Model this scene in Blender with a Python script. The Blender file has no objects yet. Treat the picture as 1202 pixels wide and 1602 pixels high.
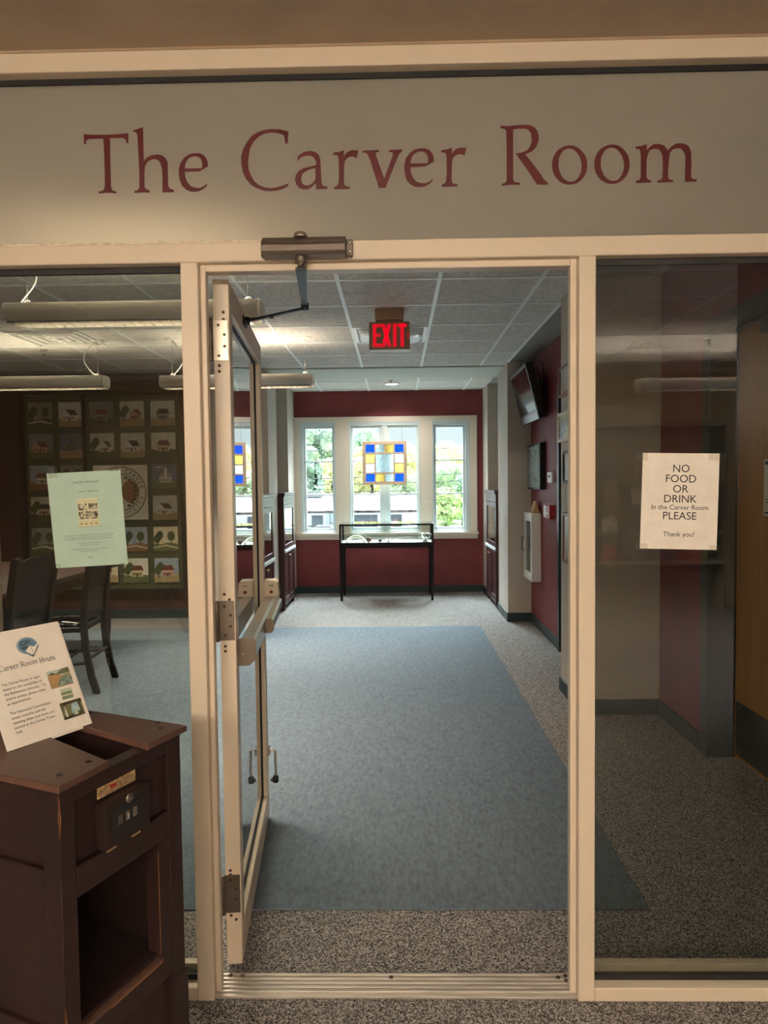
import bpy, bmesh, math, random
from mathutils import Vector, Matrix, Euler
random.seed(7)
SC = bpy.context.scene
COL = SC.collection
PI = math.pi

# ------------------------------------------------------------------ camera
cam_d = bpy.data.cameras.new('camera')
cam_d.sensor_fit = 'HORIZONTAL'
cam_d.sensor_width = 36.0
cam_d.lens = 1110.0 / 1202.0 * 36.0
cam_d.shift_x = 0.0
cam_d.shift_y = 8.8 / 1202.0
cam_d.clip_start = 0.05
cam_d.clip_end = 500
cam = bpy.data.objects.new('camera', cam_d)
COL.objects.link(cam)
YAW, PITCH, ROLL = 1.78070643e-02, 4.53995772e-02, 1.15392008e-02
f = Vector((-math.sin(YAW) * math.cos(PITCH), math.cos(YAW) * math.cos(PITCH), -math.sin(PITCH)))
r = Vector((math.cos(YAW), math.sin(YAW), 0))
d = f.cross(r)
r2 = r * math.cos(ROLL) + d * math.sin(ROLL)
d2 = d * math.cos(ROLL) - r * math.sin(ROLL)
M = Matrix((r2, -d2, -f)).transposed().to_4x4()
M.translation = Vector((0, 0, 1.40))
cam.matrix_world = M
SC.camera = cam

# ------------------------------------------------------------------ world, sun, exposure
SC.view_settings.view_transform = 'Standard'
SC.view_settings.look = 'None'
SC.view_settings.gamma = 1.0
SC.view_settings.use_curve_mapping = False
SC.view_settings.exposure = 0.0
W = bpy.data.worlds.new('overcast_sky')
SC.world = W
W.use_nodes = True
bg = W.node_tree.nodes['Background']
bg.inputs[0].default_value = (0.82, 0.94, 1.0, 1)
bg.inputs[1].default_value = 1.15
sd = bpy.data.lights.new('sun', 'SUN')
sd.energy = 100.0
sd.angle = math.radians(60)
sd.color = (0.80, 0.92, 1.0)
sun = bpy.data.objects.new('sun', sd)
COL.objects.link(sun)
sun.rotation_euler = Vector((-0.02, -1.0, -1.15)).to_track_quat('-Z', 'Y').to_euler()
PENDANT_GLOW = 80.0
FILL_TUBE_GLOW = 1500.0
SIDE_GLOW = 5000.0
FILL_OPAL_GLOW = 128.0
DOWN_WATTS = 42.0


# ------------------------------------------------------------------ colours and materials
def c8(r, g, b):
    def l(v):
        v /= 255.0
        return v / 12.92 if v <= 0.04045 else ((v + 0.055) / 1.055) ** 2.4
    return (l(r), l(g), l(b), 1.0)


def mat(name, col, rough=0.5, metal=0.0, spec=0.5, emit=None, estr=0.0, alpha=None):
    m = bpy.data.materials.new(name)
    m.use_nodes = True
    b = m.node_tree.nodes['Principled BSDF']
    b.inputs['Base Color'].default_value = col
    b.inputs['Roughness'].default_value = rough
    b.inputs['Metallic'].default_value = metal
    b.inputs['Specular IOR Level'].default_value = spec
    if emit:
        b.inputs['Emission Color'].default_value = emit
        b.inputs['Emission Strength'].default_value = estr
    return m


def mix_mat(name, c1, c2, scale=(8, 8, 8), detail=4, lo=0.35, hi=0.65, rough=0.6, metal=0.0, bump=0.0,
            bscale=1.0, kind='noise', c3=None, spec=0.4, space='Object'):
    """two or three colours blended by a noise or voronoi field, with optional bump"""
    m = mat(name, c1, rough, metal, spec)
    nt = m.node_tree
    N, Lk = nt.nodes, nt.links
    b = N['Principled BSDF']
    tc = N.new('ShaderNodeTexCoord')
    mp = N.new('ShaderNodeMapping')
    mp.inputs['Scale'].default_value = scale
    Lk.new(tc.outputs[space], mp.inputs[0])
    if kind == 'voronoi':
        t = N.new('ShaderNodeTexVoronoi')
        t.inputs['Scale'].default_value = 1.0
        Lk.new(mp.outputs[0], t.inputs['Vector'])
        sep = N.new('ShaderNodeSeparateColor')
        Lk.new(t.outputs['Color'], sep.inputs[0])
        fac = sep.outputs[0]
        hgt = t.outputs['Distance']
    else:
        t = N.new('ShaderNodeTexNoise')
        t.inputs['Scale'].default_value = 1.0
        t.inputs['Detail'].default_value = detail
        t.inputs['Roughness'].default_value = 0.6
        Lk.new(mp.outputs[0], t.inputs['Vector'])
        fac = t.outputs['Fac']
        hgt = fac
    cr = N.new('ShaderNodeValToRGB')
    e = cr.color_ramp.elements
    e[0].position, e[1].position = lo, hi
    e[0].color, e[1].color = c1, c2
    if c3:
        x = cr.color_ramp.elements.new((lo + hi) / 2)
        x.color = c3
    Lk.new(fac, cr.inputs[0])
    Lk.new(cr.outputs[0], b.inputs['Base Color'])
    if bump:
        bp = N.new('ShaderNodeBump')
        bp.inputs['Strength'].default_value = bump
        bp.inputs['Distance'].default_value = 0.004 * bscale
        Lk.new(hgt, bp.inputs['Height'])
        Lk.new(bp.outputs[0], b.inputs['Normal'])
    return m


def glass_mat(name, tint, ior=1.5, rough=0.0):
    """thin architectural glass: straight transmission plus fresnel reflection"""
    m = bpy.data.materials.new(name)
    m.use_nodes = True
    nt = m.node_tree
    nt.nodes.clear()
    o = nt.nodes.new('ShaderNodeOutputMaterial')
    mx = nt.nodes.new('ShaderNodeMixShader')
    fr = nt.nodes.new('ShaderNodeFresnel')
    fr.inputs['IOR'].default_value = ior
    t = nt.nodes.new('ShaderNodeBsdfTransparent')
    t.inputs[0].default_value = (*tint, 1)
    g = nt.nodes.new('ShaderNodeBsdfGlossy')
    g.inputs['Roughness'].default_value = rough
    ge = nt.nodes.new('ShaderNodeNewGeometry')          # reflect once, at the outer face of the thin pane
    ma = nt.nodes.new('ShaderNodeMath')
    ma.operation = 'SUBTRACT'
    ma.inputs[0].default_value = 1.0
    mu = nt.nodes.new('ShaderNodeMath')
    mu.operation = 'MULTIPLY'
    m2 = nt.nodes.new('ShaderNodeMath')
    m2.operation = 'MULTIPLY'
    m2.use_clamp = True
    m2.inputs[1].default_value = 1.7
    nt.links.new(ge.outputs['Backfacing'], ma.inputs[1])
    nt.links.new(fr.outputs[0], mu.inputs[0])
    nt.links.new(ma.outputs[0], mu.inputs[1])
    nt.links.new(mu.outputs[0], m2.inputs[0])
    nt.links.new(m2.outputs[0], mx.inputs[0])
    nt.links.new(t.outputs[0], mx.inputs[1])
    nt.links.new(g.outputs[0], mx.inputs[2])
    nt.links.new(mx.outputs[0], o.inputs[0])
    return m


def frosted_mat(name, col, trans, rough):
    """sand-blasted glass: part diffuse, part blurred straight-through light"""
    m = bpy.data.materials.new(name)
    m.use_nodes = True
    nt = m.node_tree
    nt.nodes.clear()
    o = nt.nodes.new('ShaderNodeOutputMaterial')
    mx = nt.nodes.new('ShaderNodeMixShader')
    mx.inputs[0].default_value = trans
    df = nt.nodes.new('ShaderNodeBsdfPrincipled')
    df.inputs['Base Color'].default_value = col
    df.inputs['Roughness'].default_value = 0.4
    df.inputs['Specular IOR Level'].default_value = 0.3
    tr = nt.nodes.new('ShaderNodeBsdfRefraction')
    tr.inputs[0].default_value = (1.0, 0.93, 0.83, 1)
    tr.inputs['IOR'].default_value = 1.12
    tr.inputs['Roughness'].default_value = rough
    nt.links.new(df.outputs[0], mx.inputs[1])
    nt.links.new(tr.outputs[0], mx.inputs[2])
    nt.links.new(mx.outputs[0], o.inputs[0])
    return m


cream = mat('cream_frame_paint', c8(222, 206, 184), 0.38)
cream_dull = mix_mat('flaking_cream_strip', c8(236, 224, 205), c8(190, 172, 146), (40, 40, 120), lo=.45, hi=.7, rough=.7)
gasket = mat('black_rubber', c8(16, 16, 18), 0.6)
sign_grey = frosted_mat('frosted_grey_glass', c8(188, 185, 174), 0.55, 0.55)
letter_red = mat('maroon_vinyl', c8(84, 22, 24), 0.35)
clear = glass_mat('clear_pane', (0.94, 0.97, 0.95))
side_glass = glass_mat('tinted_pane', (0.73, 0.74, 0.71), 1.55)
door_glass = glass_mat('door_pane', (0.92, 0.95, 0.93), 1.6)
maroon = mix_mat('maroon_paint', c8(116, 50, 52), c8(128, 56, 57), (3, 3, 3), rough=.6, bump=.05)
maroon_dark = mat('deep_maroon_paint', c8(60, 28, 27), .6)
beige = mix_mat('beige_grey_paint', c8(178, 169, 157), c8(186, 177, 165), (4, 4, 4), rough=.65, bump=.04)
tan_wall = mix_mat('tan_paint', c8(168, 146, 120), c8(180, 158, 130), (4, 4, 4), rough=.7)
soffit_paint = mix_mat('brown_soffit_paint', c8(176, 160, 140), c8(186, 168, 146), (5, 5, 5), rough=.7)
green_base = mat('dark_green_vinyl', c8(34, 54, 54), .45)
green_frame = mat('dark_green_metal', c8(34, 46, 46), .35)
tweed = mix_mat('grey_tweed_carpet', c8(56, 54, 54), c8(192, 185, 181), (300, 300, 300), kind='voronoi', lo=.15, hi=.9,
                c3=c8(126, 121, 118), rough=.95, bump=.6, spec=.1)
rug_mat = mix_mat('blue_grey_pile', c8(84, 95, 104), c8(110, 121, 131), (70, 26, 70), detail=9, lo=.3, hi=.7, rough=.95, bump=.5,
                  spec=.1)
tile = mix_mat('acoustic_tile', c8(176, 172, 166), c8(222, 218, 211), (30, 90, 30), detail=6, lo=.33, hi=.6, rough=.9, bump=.3, spec=.1)
tbar = mat('white_grid_steel', c8(240, 243, 240), .5)
plaster = mat('white_plaster', c8(190, 196, 188), .7)
plaster_dim = mat('grey_plaster', c8(140, 138, 132), .7)
win_white = mat('white_window_paint', c8(200, 210, 212), .5)
win_trim = mat('taupe_trim_paint', c8(222, 210, 196), .5)
alu = mat('brushed_aluminium', c8(176, 166, 152), .32, .85)
alu_dark = mat('bronze_aluminium', c8(112, 102, 92), .4, .7)
closer_grey = mat('bronze_closer_paint', c8(104, 94, 86), .38, .55)
arm_black = mat('black_steel', c8(34, 34, 38), .4, .5)
screw_m = mat('screw_steel', c8(96, 82, 66), .35, .9)
thresh = mix_mat('worn_aluminium', c8(214, 206, 196), c8(166, 156, 144), (6, 160, 40), lo=.45, hi=.8, rough=.4, metal=.6)
brass_worn = mat('worn_brass_edge', c8(170, 146, 104), .45, .5)
oak = mix_mat('oak_veneer', c8(178, 126, 70), c8(204, 150, 90), (40, 40, 1.2), lo=.3, hi=.7, rough=.45)
steel_kick = mat('steel_kick_plate', c8(120, 118, 116), .35, .7)
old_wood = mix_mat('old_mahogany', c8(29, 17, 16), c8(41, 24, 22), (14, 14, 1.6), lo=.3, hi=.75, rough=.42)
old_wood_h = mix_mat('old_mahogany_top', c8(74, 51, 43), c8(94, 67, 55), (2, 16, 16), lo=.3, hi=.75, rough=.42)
worn_wood = mat('bare_worn_wood', c8(150, 100, 56), .6)
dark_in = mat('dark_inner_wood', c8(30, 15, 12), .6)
cherry = mix_mat('dark_cherry', c8(48, 24, 24), c8(66, 32, 30), (12, 12, 2), rough=.35)
black_wood = mat('black_stained_wood', c8(15, 14, 14), .5, 0, .25)
table_wood = mix_mat('table_mahogany', c8(38, 20, 17), c8(50, 27, 22), (3, 14, 14), rough=.45)
paper = mix_mat('white_paper', c8(250, 243, 232), c8(243, 234, 220), (20, 20, 20), rough=.8)
paper_green = mix_mat('mint_paper', c8(170, 198, 184), c8(178, 204, 190), (20, 20, 20), rough=.8)
ink = mat('black_ink', c8(26, 24, 26), .7)
ink_soft = mat('grey_ink', c8(84, 80, 74), .7)
tape = glass_mat('clear_tape', (.95, .94, .92), 1.35, .45)
exit_bronze = mat('bronze_sign_box', c8(158, 132, 106), .5)
exit_red = mat('red_lit_letters', c8(200, 10, 30), .5, emit=c8(255, 0, 40), estr=.6)
housing_m = mat('pendant_enamel', c8(232, 226, 214), .4)
louver_m = mat('louvre_aluminium', c8(150, 146, 138), .45, .2)
tube_m = mat('fluorescent_tube', (1, 1, 1, 1), .5, emit=(1.0, .86, .66, 1), estr=PENDANT_GLOW)
tube_c = mat('added_corridor_tube', (1, 1, 1, 1), .5, emit=(1.0, .85, .68, 1), estr=FILL_TUBE_GLOW)
tube_s = mat('bright_corridor_tube', (1, 1, 1, 1), .5, emit=(1.0, .85, .68, 1), estr=SIDE_GLOW)
opal_m = mat('added_opal_glow', c8(240, 236, 226), .4, emit=(1.0, .85, .68, 1), estr=FILL_OPAL_GLOW)  # glow of the added pendants, lights the storefront frame
cord_m = mat('white_cord', c8(236, 232, 224), .5)
wire_m = mat('suspension_steel', c8(170, 166, 158), .3, .9)
lamp_disc = mat('lit_lens', (1, 1, 1, 1), .5, emit=(1, .97, .9, 1), estr=2.2)
lens_m = mat('troffer_reflector', c8(240, 244, 240), .25)
black_gloss = mat('black_gloss', c8(14, 14, 17), .12)
black_mat = mat('black_plastic', c8(20, 20, 22), .45)
silver_m = mat('silver_plate', c8(206, 204, 200), .18, .95)
white_pl = mat('white_plastic', c8(226, 224, 218), .4)
red_pl = mat('red_plastic', c8(150, 24, 24), .4)


# ------------------------------------------------------------------ mesh builder
class MB:
    def __init__(self):
        self.bm = bmesh.new()
        self.mats = []

    def mi(self, m):
        if m not in self.mats:
            self.mats.append(m)
        return self.mats.index(m)

    def face(self, pts, m, smooth=False):
        vs = [self.bm.verts.new(p) for p in pts]
        fc = self.bm.faces.new(vs)
        fc.material_index = self.mi(m)
        fc.smooth = smooth
        return fc

    def box(self, a, b, m, X=None):
        x0, y0, z0 = min(a[0], b[0]), min(a[1], b[1]), min(a[2], b[2])
        x1, y1, z1 = max(a[0], b[0]), max(a[1], b[1]), max(a[2], b[2])
        P = [Vector(p) for p in ((x0, y0, z0), (x1, y0, z0), (x1, y1, z0), (x0, y1, z0), (x0, y0, z1), (x1, y0, z1), (x1, y1, z1), (x0, y1, z1))]
        if X is not None:
            P = [X @ p for p in P]
        v = [self.bm.verts.new(p) for p in P]
        k = self.mi(m)
        for q in ((0, 3, 2, 1), (4, 5, 6, 7), (0, 1, 5, 4), (1, 2, 6, 5), (2, 3, 7, 6), (3, 0, 4, 7)):
            fc = self.bm.faces.new([v[i] for i in q])
            fc.material_index = k
        return self

    def rings(self, rings, m, cap=True, smooth=True, closed=False):
        k = self.mi(m)
        R = [[self.bm.verts.new(p) for p in ring] for ring in rings]
        n = len(R[0])
        rng = range(len(R)) if closed else range(len(R) - 1)
        for i in rng:
            A, B = R[i], R[(i + 1) % len(R)]
            for j in range(n):
                fc = self.bm.faces.new((A[j], A[(j + 1) % n], B[(j + 1) % n], B[j]))
                fc.material_index = k
                fc.smooth = smooth
        if cap and not closed:
            for ring, rev in ((R[0], True), (R[-1], False)):
                fc = self.bm.faces.new(list(reversed(ring)) if rev else ring)
                fc.material_index = k
        return self

    def tube(self, pts, rad, m, n=10, cap=True):
        pts = [Vector(p) for p in pts]
        rads = rad if isinstance(rad, (list, tuple)) else [rad] * len(pts)
        rings = []
        up = None
        for i, p in enumerate(pts):
            t = (pts[min(i + 1, len(pts) - 1)] - pts[max(i - 1, 0)]).normalized()
            if up is None:
                up = Vector((0, 0, 1)) if abs(t.z) < 0.9 else Vector((1, 0, 0))
            s = t.cross(up).normalized()
            up = s.cross(t).normalized()
            rings.append([p + rads[i] * (math.cos(2 * PI * j / n) * s + math.sin(2 * PI * j / n) * up) for j in range(n)])
        return self.rings(rings, m, cap)

    def lathe(self, prof, c, m, n=20, axis='z'):
        c = Vector(c)
        def P(rr, h, a):
            u, v = rr * math.cos(a), rr * math.sin(a)
            return c + (Vector((u, v, h)) if axis == 'z' else Vector((u, h, v)) if axis == 'y' else Vector((h, u, v)))
        return self.rings([[P(max(rr, 1e-4), h, 2 * PI * j / n) for j in range(n)] for rr, h in prof], m)

    def prism(self, poly, axis, d0, d1, m, smooth=False):
        """poly in the two other axes (in x,y,z order), extruded along axis"""
        def P(u, v, w):
            return Vector((w, u, v)) if axis == 'x' else Vector((u, w, v)) if axis == 'y' else Vector((u, v, w))
        return self.rings([[P(u, v, d0) for u, v in poly], [P(u, v, d1) for u, v in poly]], m, True, smooth)

    def ico(self, c, rad, m, sub=2, scale=(1, 1, 1), jit=0.0, rng=None):
        g = bmesh.new()
        bmesh.ops.create_icosphere(g, subdivisions=sub, radius=1.0)
        mp = {}
        k = self.mi(m)
        for v in g.verts:
            q = v.co * (1 + (rng.uniform(-jit, jit) if rng else 0))
            mp[v.index] = self.bm.verts.new(Vector(c) + Vector((q.x * rad * scale[0], q.y * rad * scale[1], q.z * rad * scale[2])))
        for fc in g.faces:
            nf = self.bm.faces.new([mp[v.index] for v in fc.verts])
            nf.material_index = k
            nf.smooth = True
        g.free()
        return self

    def add_mesh(self, me, X, m):
        k = self.mi(m)
        vs = [self.bm.verts.new(X @ v.co) for v in me.vertices]
        for p in me.polygons:
            try:
                fc = self.bm.faces.new([vs[i] for i in p.vertices])
                fc.material_index = k
            except ValueError:
                pass
        return self

    def build(self, name, parent=None, world=False, bevel=0.0, seg=2):
        if world and parent is not None:
            self.bm.transform(root_matrix(parent).inverted())
        bmesh.ops.recalc_face_normals(self.bm, faces=self.bm.faces)
        me = bpy.data.meshes.new(name)
        self.bm.to_mesh(me)
        self.bm.free()
        for m in self.mats:
            me.materials.append(m)
        o = bpy.data.objects.new(name, me)
        COL.objects.link(o)
        if parent is not None:
            o.parent = parent
        if bevel:
            md = o.modifiers.new('edge', 'BEVEL')
            md.width = bevel
            md.segments = seg
            md.limit_method = 'ANGLE'
            md.angle_limit = math.radians(40)
        return o


def root_matrix(o):
    while o.parent is not None:
        o = o.parent
    return Matrix.Translation(o.location) @ o.rotation_euler.to_matrix().to_4x4()


def tag(o, label, cat, group=None, kind=None):
    o['label'] = label
    o['category'] = cat
    if group:
        o['group'] = group
    if kind:
        o['kind'] = kind
    return o


def thing(name, label, cat, loc=(0, 0, 0), rotz=0.0, group=None, kind=None):
    o = bpy.data.objects.new(name, None)
    o.empty_display_size = 0.1
    COL.objects.link(o)
    o.location = loc
    o.rotation_euler = (0, 0, rotz)
    return tag(o, label, cat, group, kind)


def struct(mb, name, label, cat, bevel=0.0):
    o = mb.build(name, bevel=bevel)
    return tag(o, label, cat, kind='structure')


def dup(root, loc, rotz, label, group=None):
    c = root.copy()
    COL.objects.link(c)
    c.location = loc
    c.rotation_euler = (0, 0, rotz)
    c['label'] = label
    if group:
        c['group'] = group
    for ch in list(root.children):
        k = ch.copy()
        COL.objects.link(k)
        k.parent = c
        for g in list(ch.children):
            q = g.copy()
            COL.objects.link(q)
            q.parent = k
    return c


def text_mesh(s, size, align='CENTER'):
    cu = bpy.data.curves.new('lettering', 'FONT')
    cu.body = s
    cu.size = size
    cu.align_x = align
    cu.align_y = 'BOTTOM_BASELINE'
    cu.resolution_u = 3
    ob = bpy.data.objects.new('lettering', cu)
    COL.objects.link(ob)
    dg = bpy.context.evaluated_depsgraph_get()
    dg.update()
    me = bpy.data.meshes.new_from_object(ob.evaluated_get(dg))
    bpy.data.objects.remove(ob)
    bpy.data.curves.remove(cu)
    return me


def glyph_mesh(ch):
    cu = bpy.data.curves.new('glyph', 'CURVE')
    cu.dimensions = '2D'
    cu.fill_mode = 'BOTH'
    for pl in GLYPH[ch]:
        sp = cu.splines.new('POLY')
        sp.points.add(len(pl) - 1)
        for i, (x, z) in enumerate(pl):
            sp.points[i].co = (x * 1e-4, z * 1e-4, 0, 1)
        sp.use_cyclic_u = True
    ob = bpy.data.objects.new('glyph', cu)
    COL.objects.link(ob)
    dg = bpy.context.evaluated_depsgraph_get()
    dg.update()
    me = bpy.data.meshes.new_from_object(ob.evaluated_get(dg))
    bpy.data.objects.remove(ob)
    bpy.data.curves.remove(cu)
    return me


def plane_frame(o, u, v):
    """matrix whose local x, y, z map to u, v, u x v with origin o"""
    u, v = Vector(u).normalized(), Vector(v).normalized()
    w = u.cross(v)
    X = Matrix((u, v, w)).transposed().to_4x4()
    X.translation = Vector(o)
    return X


GLYPH = {
 'T': [[[0,1720],[190,1700],[590,1690],[900,1700],[1190,1720],[1180,1460],[1130,1460],[1120,1530],[1090,1580],[1020,1600],[700,1600],[690,1130],[690,680],[690,340],[710,270],[760,230],[830,220],[830,170],[700,180],[550,190],[360,170],[360,230],[440,240],[490,270],[520,350],[530,680],[530,1130],[520,1590],[180,1590],[110,1580],[60,1540],[50,1460],[0,1460]]],
 'h': [[[10,1790],[130,1820],[280,1870],[280,1420],[280,990],[360,1080],[490,1140],[640,1160],[770,1130],[860,1060],[910,950],[910,800],[910,500],[910,330],[960,260],[1060,230],[1060,170],[750,170],[760,500],[760,710],[740,850],[710,950],[640,1020],[550,1040],[440,1010],[360,950],[310,860],[290,720],[280,330],[310,270],[420,230],[410,170],[280,180],[0,170],[10,230],[90,240],[140,300],[150,660],[140,1120],[130,1570],[120,1690],[80,1740],[10,1760]]],
 'e': [[[780,820],[770,940],[730,1050],[650,1130],[540,1170],[410,1170],[270,1140],[140,1050],[40,910],[0,760],[0,630],[20,480],[70,340],[180,230],[300,180],[410,170],[540,190],[660,250],[740,320],[740,380],[650,310],[540,270],[420,280],[310,320],[220,430],[170,560],[160,690],[550,700]],[[160,780],[610,780],[630,870],[610,980],[560,1050],[470,1090],[360,1080],[260,1030],[200,940],[170,850]]],
 'C': [[[1260,1680],[1230,1370],[1170,1370],[1150,1510],[1140,1580],[1050,1620],[920,1650],[770,1660],[610,1630],[460,1550],[330,1430],[240,1270],[200,1090],[180,910],[190,730],[250,560],[340,410],[470,310],[620,250],[770,230],[930,250],[1080,290],[1250,350],[1210,260],[1110,210],[930,160],[760,150],[590,160],[400,230],[250,320],[130,460],[40,640],[0,850],[0,1060],[50,1240],[150,1420],[270,1570],[430,1670],[620,1730],[800,1750],[1020,1740]]],
 'a': [[[80,910],[80,1030],[180,1110],[310,1160],[430,1170],[540,1140],[620,1080],[670,980],[680,840],[690,570],[700,330],[740,260],[850,240],[850,180],[550,180],[550,330],[450,240],[340,180],[210,180],[110,220],[30,310],[0,430],[20,550],[100,660],[210,720],[360,760],[560,800],[560,900],[520,980],[460,1030],[370,1050],[260,1040],[160,1000]],[[540,720],[420,700],[300,650],[200,580],[160,460],[180,350],[250,290],[340,280],[450,330],[530,420],[540,540]]],
 'r': [[[0,1110],[150,1130],[280,1170],[280,1010],[330,1090],[410,1140],[500,1170],[660,1160],[610,950],[550,990],[450,1000],[360,960],[300,880],[280,740],[270,410],[280,270],[340,240],[420,230],[420,170],[10,170],[10,230],[90,260],[120,310],[140,470],[140,920],[130,1010],[80,1050],[0,1050]]],
 'v': [[[0,1150],[430,1160],[430,1110],[350,1090],[350,1020],[560,420],[770,960],[800,1060],[770,1090],[690,1100],[690,1150],[1040,1160],[1030,1100],[970,1060],[920,970],[590,180],[420,180],[200,880],[140,1030],[90,1090],[0,1100]]],
 'R': [[[0,1720],[180,1700],[390,1720],[600,1730],[760,1720],[880,1660],[960,1570],[1000,1430],[990,1290],[930,1150],[840,1050],[650,970],[940,600],[1070,420],[1130,320],[1230,240],[1230,180],[950,190],[680,600],[390,1000],[550,1020],[670,1060],[760,1150],[810,1280],[810,1410],[790,1520],[720,1600],[630,1630],[500,1630],[330,1610],[330,1210],[330,690],[330,330],[360,270],[500,250],[500,190],[280,200],[30,180],[30,230],[120,250],[160,310],[160,700],[160,1210],[150,1580],[110,1630],[0,1650]]],
 'o': [[[920,660],[910,550],[880,450],[820,350],[750,270],[660,210],[570,180],[460,170],[360,180],[260,220],[170,280],[100,360],[40,460],[10,570],[0,680],[10,790],[40,900],[100,1000],[170,1080],[260,1130],[360,1170],[460,1180],[560,1170],[660,1130],[750,1060],[820,980],[880,890],[910,780]],[[770,700],[770,600],[760,510],[730,430],[690,360],[640,300],[580,260],[520,250],[450,250],[380,280],[320,320],[260,390],[220,470],[190,550],[170,650],[170,740],[180,840],[210,920],[250,990],[300,1050],[360,1080],[420,1100],[490,1090],[560,1070],[620,1020],[670,960],[720,880],[750,790]]],
 'm': [[[0,1110],[150,1130],[290,1170],[290,1010],[370,1100],[480,1170],[600,1170],[740,1130],[820,1030],[840,1000],[920,1090],[1030,1160],[1150,1180],[1300,1150],[1400,1070],[1440,940],[1450,650],[1440,320],[1480,260],[1590,250],[1590,190],[1280,190],[1290,650],[1290,840],[1250,960],[1170,1040],[1070,1050],[960,1020],[890,930],[870,770],[850,520],[850,330],[880,260],[980,250],[980,190],[570,180],[570,230],[660,250],[700,310],[710,520],[700,850],[660,970],[580,1040],[480,1050],[380,1020],[320,910],[290,750],[290,340],[320,270],[410,240],[410,190],[20,180],[10,240],[110,260],[140,330],[140,860],[120,1010],[80,1060],[10,1050]]],
}
SIGN = [('T', -0.815, 2.163), ('h', -0.685, 2.163), ('e', -0.565, 2.163), ('C', -0.399, 2.163), ('a', -0.258, 2.163), ('r', -0.156, 2.163), ('v', -0.079, 2.163), ('e', 0.03, 2.164), ('r', 0.127, 2.164), ('R', 0.282, 2.163), ('o', 0.416, 2.163), ('o', 0.526, 2.163), ('m', 0.633, 2.163)]
GLYPH['H'] = [[[0, 1600], [420, 1600], [420, 1560], [300, 1520], [300, 880], [900, 880], [900, 1520], [780, 1560], [780, 1600], [1200, 1600], [1200, 1560], [1080, 1520], [1080, 60], [1200, 40], [1200, 0], [780, 0], [780, 40], [900, 60], [900, 790], [300, 790], [300, 60], [420, 40], [420, 0], [0, 0], [0, 40], [120, 60], [120, 1520], [0, 1560]]]
GLYPH['u'] = [[[0, 1080], [280, 1080], [280, 300], [340, 150], [470, 110], [640, 170], [720, 300], [720, 1000], [600, 1020], [600, 1080], [880, 1080], [880, 60], [960, 40], [960, 0], [720, 0], [720, 130], [600, 20], [440, -20], [240, 20], [140, 150], [120, 330], [120, 1000], [0, 1020]]]
GLYPH['s'] = [[[560, 1060], [560, 780], [510, 780], [470, 950], [350, 1020], [220, 980], [180, 880], [240, 760], [480, 620], [600, 480], [620, 300], [540, 100], [380, 0], [200, -20], [20, 40], [20, 340], [70, 340], [120, 130], [260, 50], [400, 80], [460, 190], [420, 330], [180, 480], [50, 620], [30, 840], [120, 1000], [300, 1080]]]
ADV = {'T': .128, 'h': .112, 'e': .09, 'C': .14, 'a': .094, 'r': .072, 'v': .104, 'R': .128, 'o': .106, 'm': .166, 'H': .13, 'u': .104, 's': .072, ' ': .06}
_GC = {}


def serif_into(mb, s, size, X, m):
    """lettering in the sign's own serif alphabet, left aligned; size = cap height"""
    k = size / .165
    x = 0.0
    for ch in s:
        if ch != ' ':
            if ch not in _GC:
                _GC[ch] = glyph_mesh(ch)
            mb.add_mesh(_GC[ch], X @ Matrix.Translation((x * k, 0, 0)) @ Matrix.Scale(k, 4), m)
        x += ADV[ch]
    return x * k if False else x * k


def text_into(mb, s, size, X, m, align='CENTER'):
    mb.add_mesh(text_mesh(s, size, align), X, m)


# ================================================================== SETTING
S = 1.864          # front face of the storefront
CZ = 2.622         # ceiling
BY = 9.225         # window wall

# ---- floor and carpets
mb = MB()
mb.box((-5.2, -4.4, -.12), (4.4, 9.4, 0), tweed)
struct(mb, 'floor', 'grey tweed carpet floor running through the doorway to the windows', 'floor')
mb = MB()
mb.box((-4.3, 2.275, .0), (.817, 6.955, .006), rug_mat)
tag(mb.build('area_rug', bevel=.004), 'large blue-grey area rug inset in the tweed carpet', 'rug')

# ---- ceilings
mb = MB()
mb.box((-5.2, 1.93, CZ), (1.13, 7.387, CZ + .1), tile)
mb.box((-5.2, 8.08, CZ), (1.13, 9.4, CZ + .1), tile)
mb.box((1.13, 1.93, CZ), (2.0, 9.4, CZ + .1), plaster_dim)
mb.box((-5.4, 7.387, CZ), (-1.318, 8.08, CZ + .1), tile)
ce = struct(mb, 'ceiling', 'grey acoustic tile ceiling of the room beyond the door', 'ceiling')
mb = MB()
GX = [-.338 + .608 * k for k in range(-8, 3)]
GY = [4.271 + .6047 * k for k in range(-3, 6)]
for x in GX:
    mb.box((x - .012, 1.97, CZ - .004), (x + .012, 7.387, CZ), tbar)
    mb.box((x - .012, 8.08, CZ - .004), (x + .012, BY, CZ), tbar)
for y in GY:
    mb.box((-5.0, y - .012, CZ - .0045), (1.13, y + .012, CZ), tbar)
for y in (8.40, 9.0):
    mb.box((-5.0, y - .012, CZ - .0045), (1.13, y + .012, CZ), tbar)
mb.box((1.118, 1.97, CZ - .006), (1.142, 7.19, CZ), tbar)
g = mb.build('ceiling_grid', ce)
g['label'] = 'white ceiling grid bars'
mb = MB()
mb.box((-1.318, 7.387, CZ - .016), (1.3, 8.08, CZ + .08), plaster)
struct(mb, 'trim_1', 'smooth plaster band across the ceiling before the windows', 'ceiling band')

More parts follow.
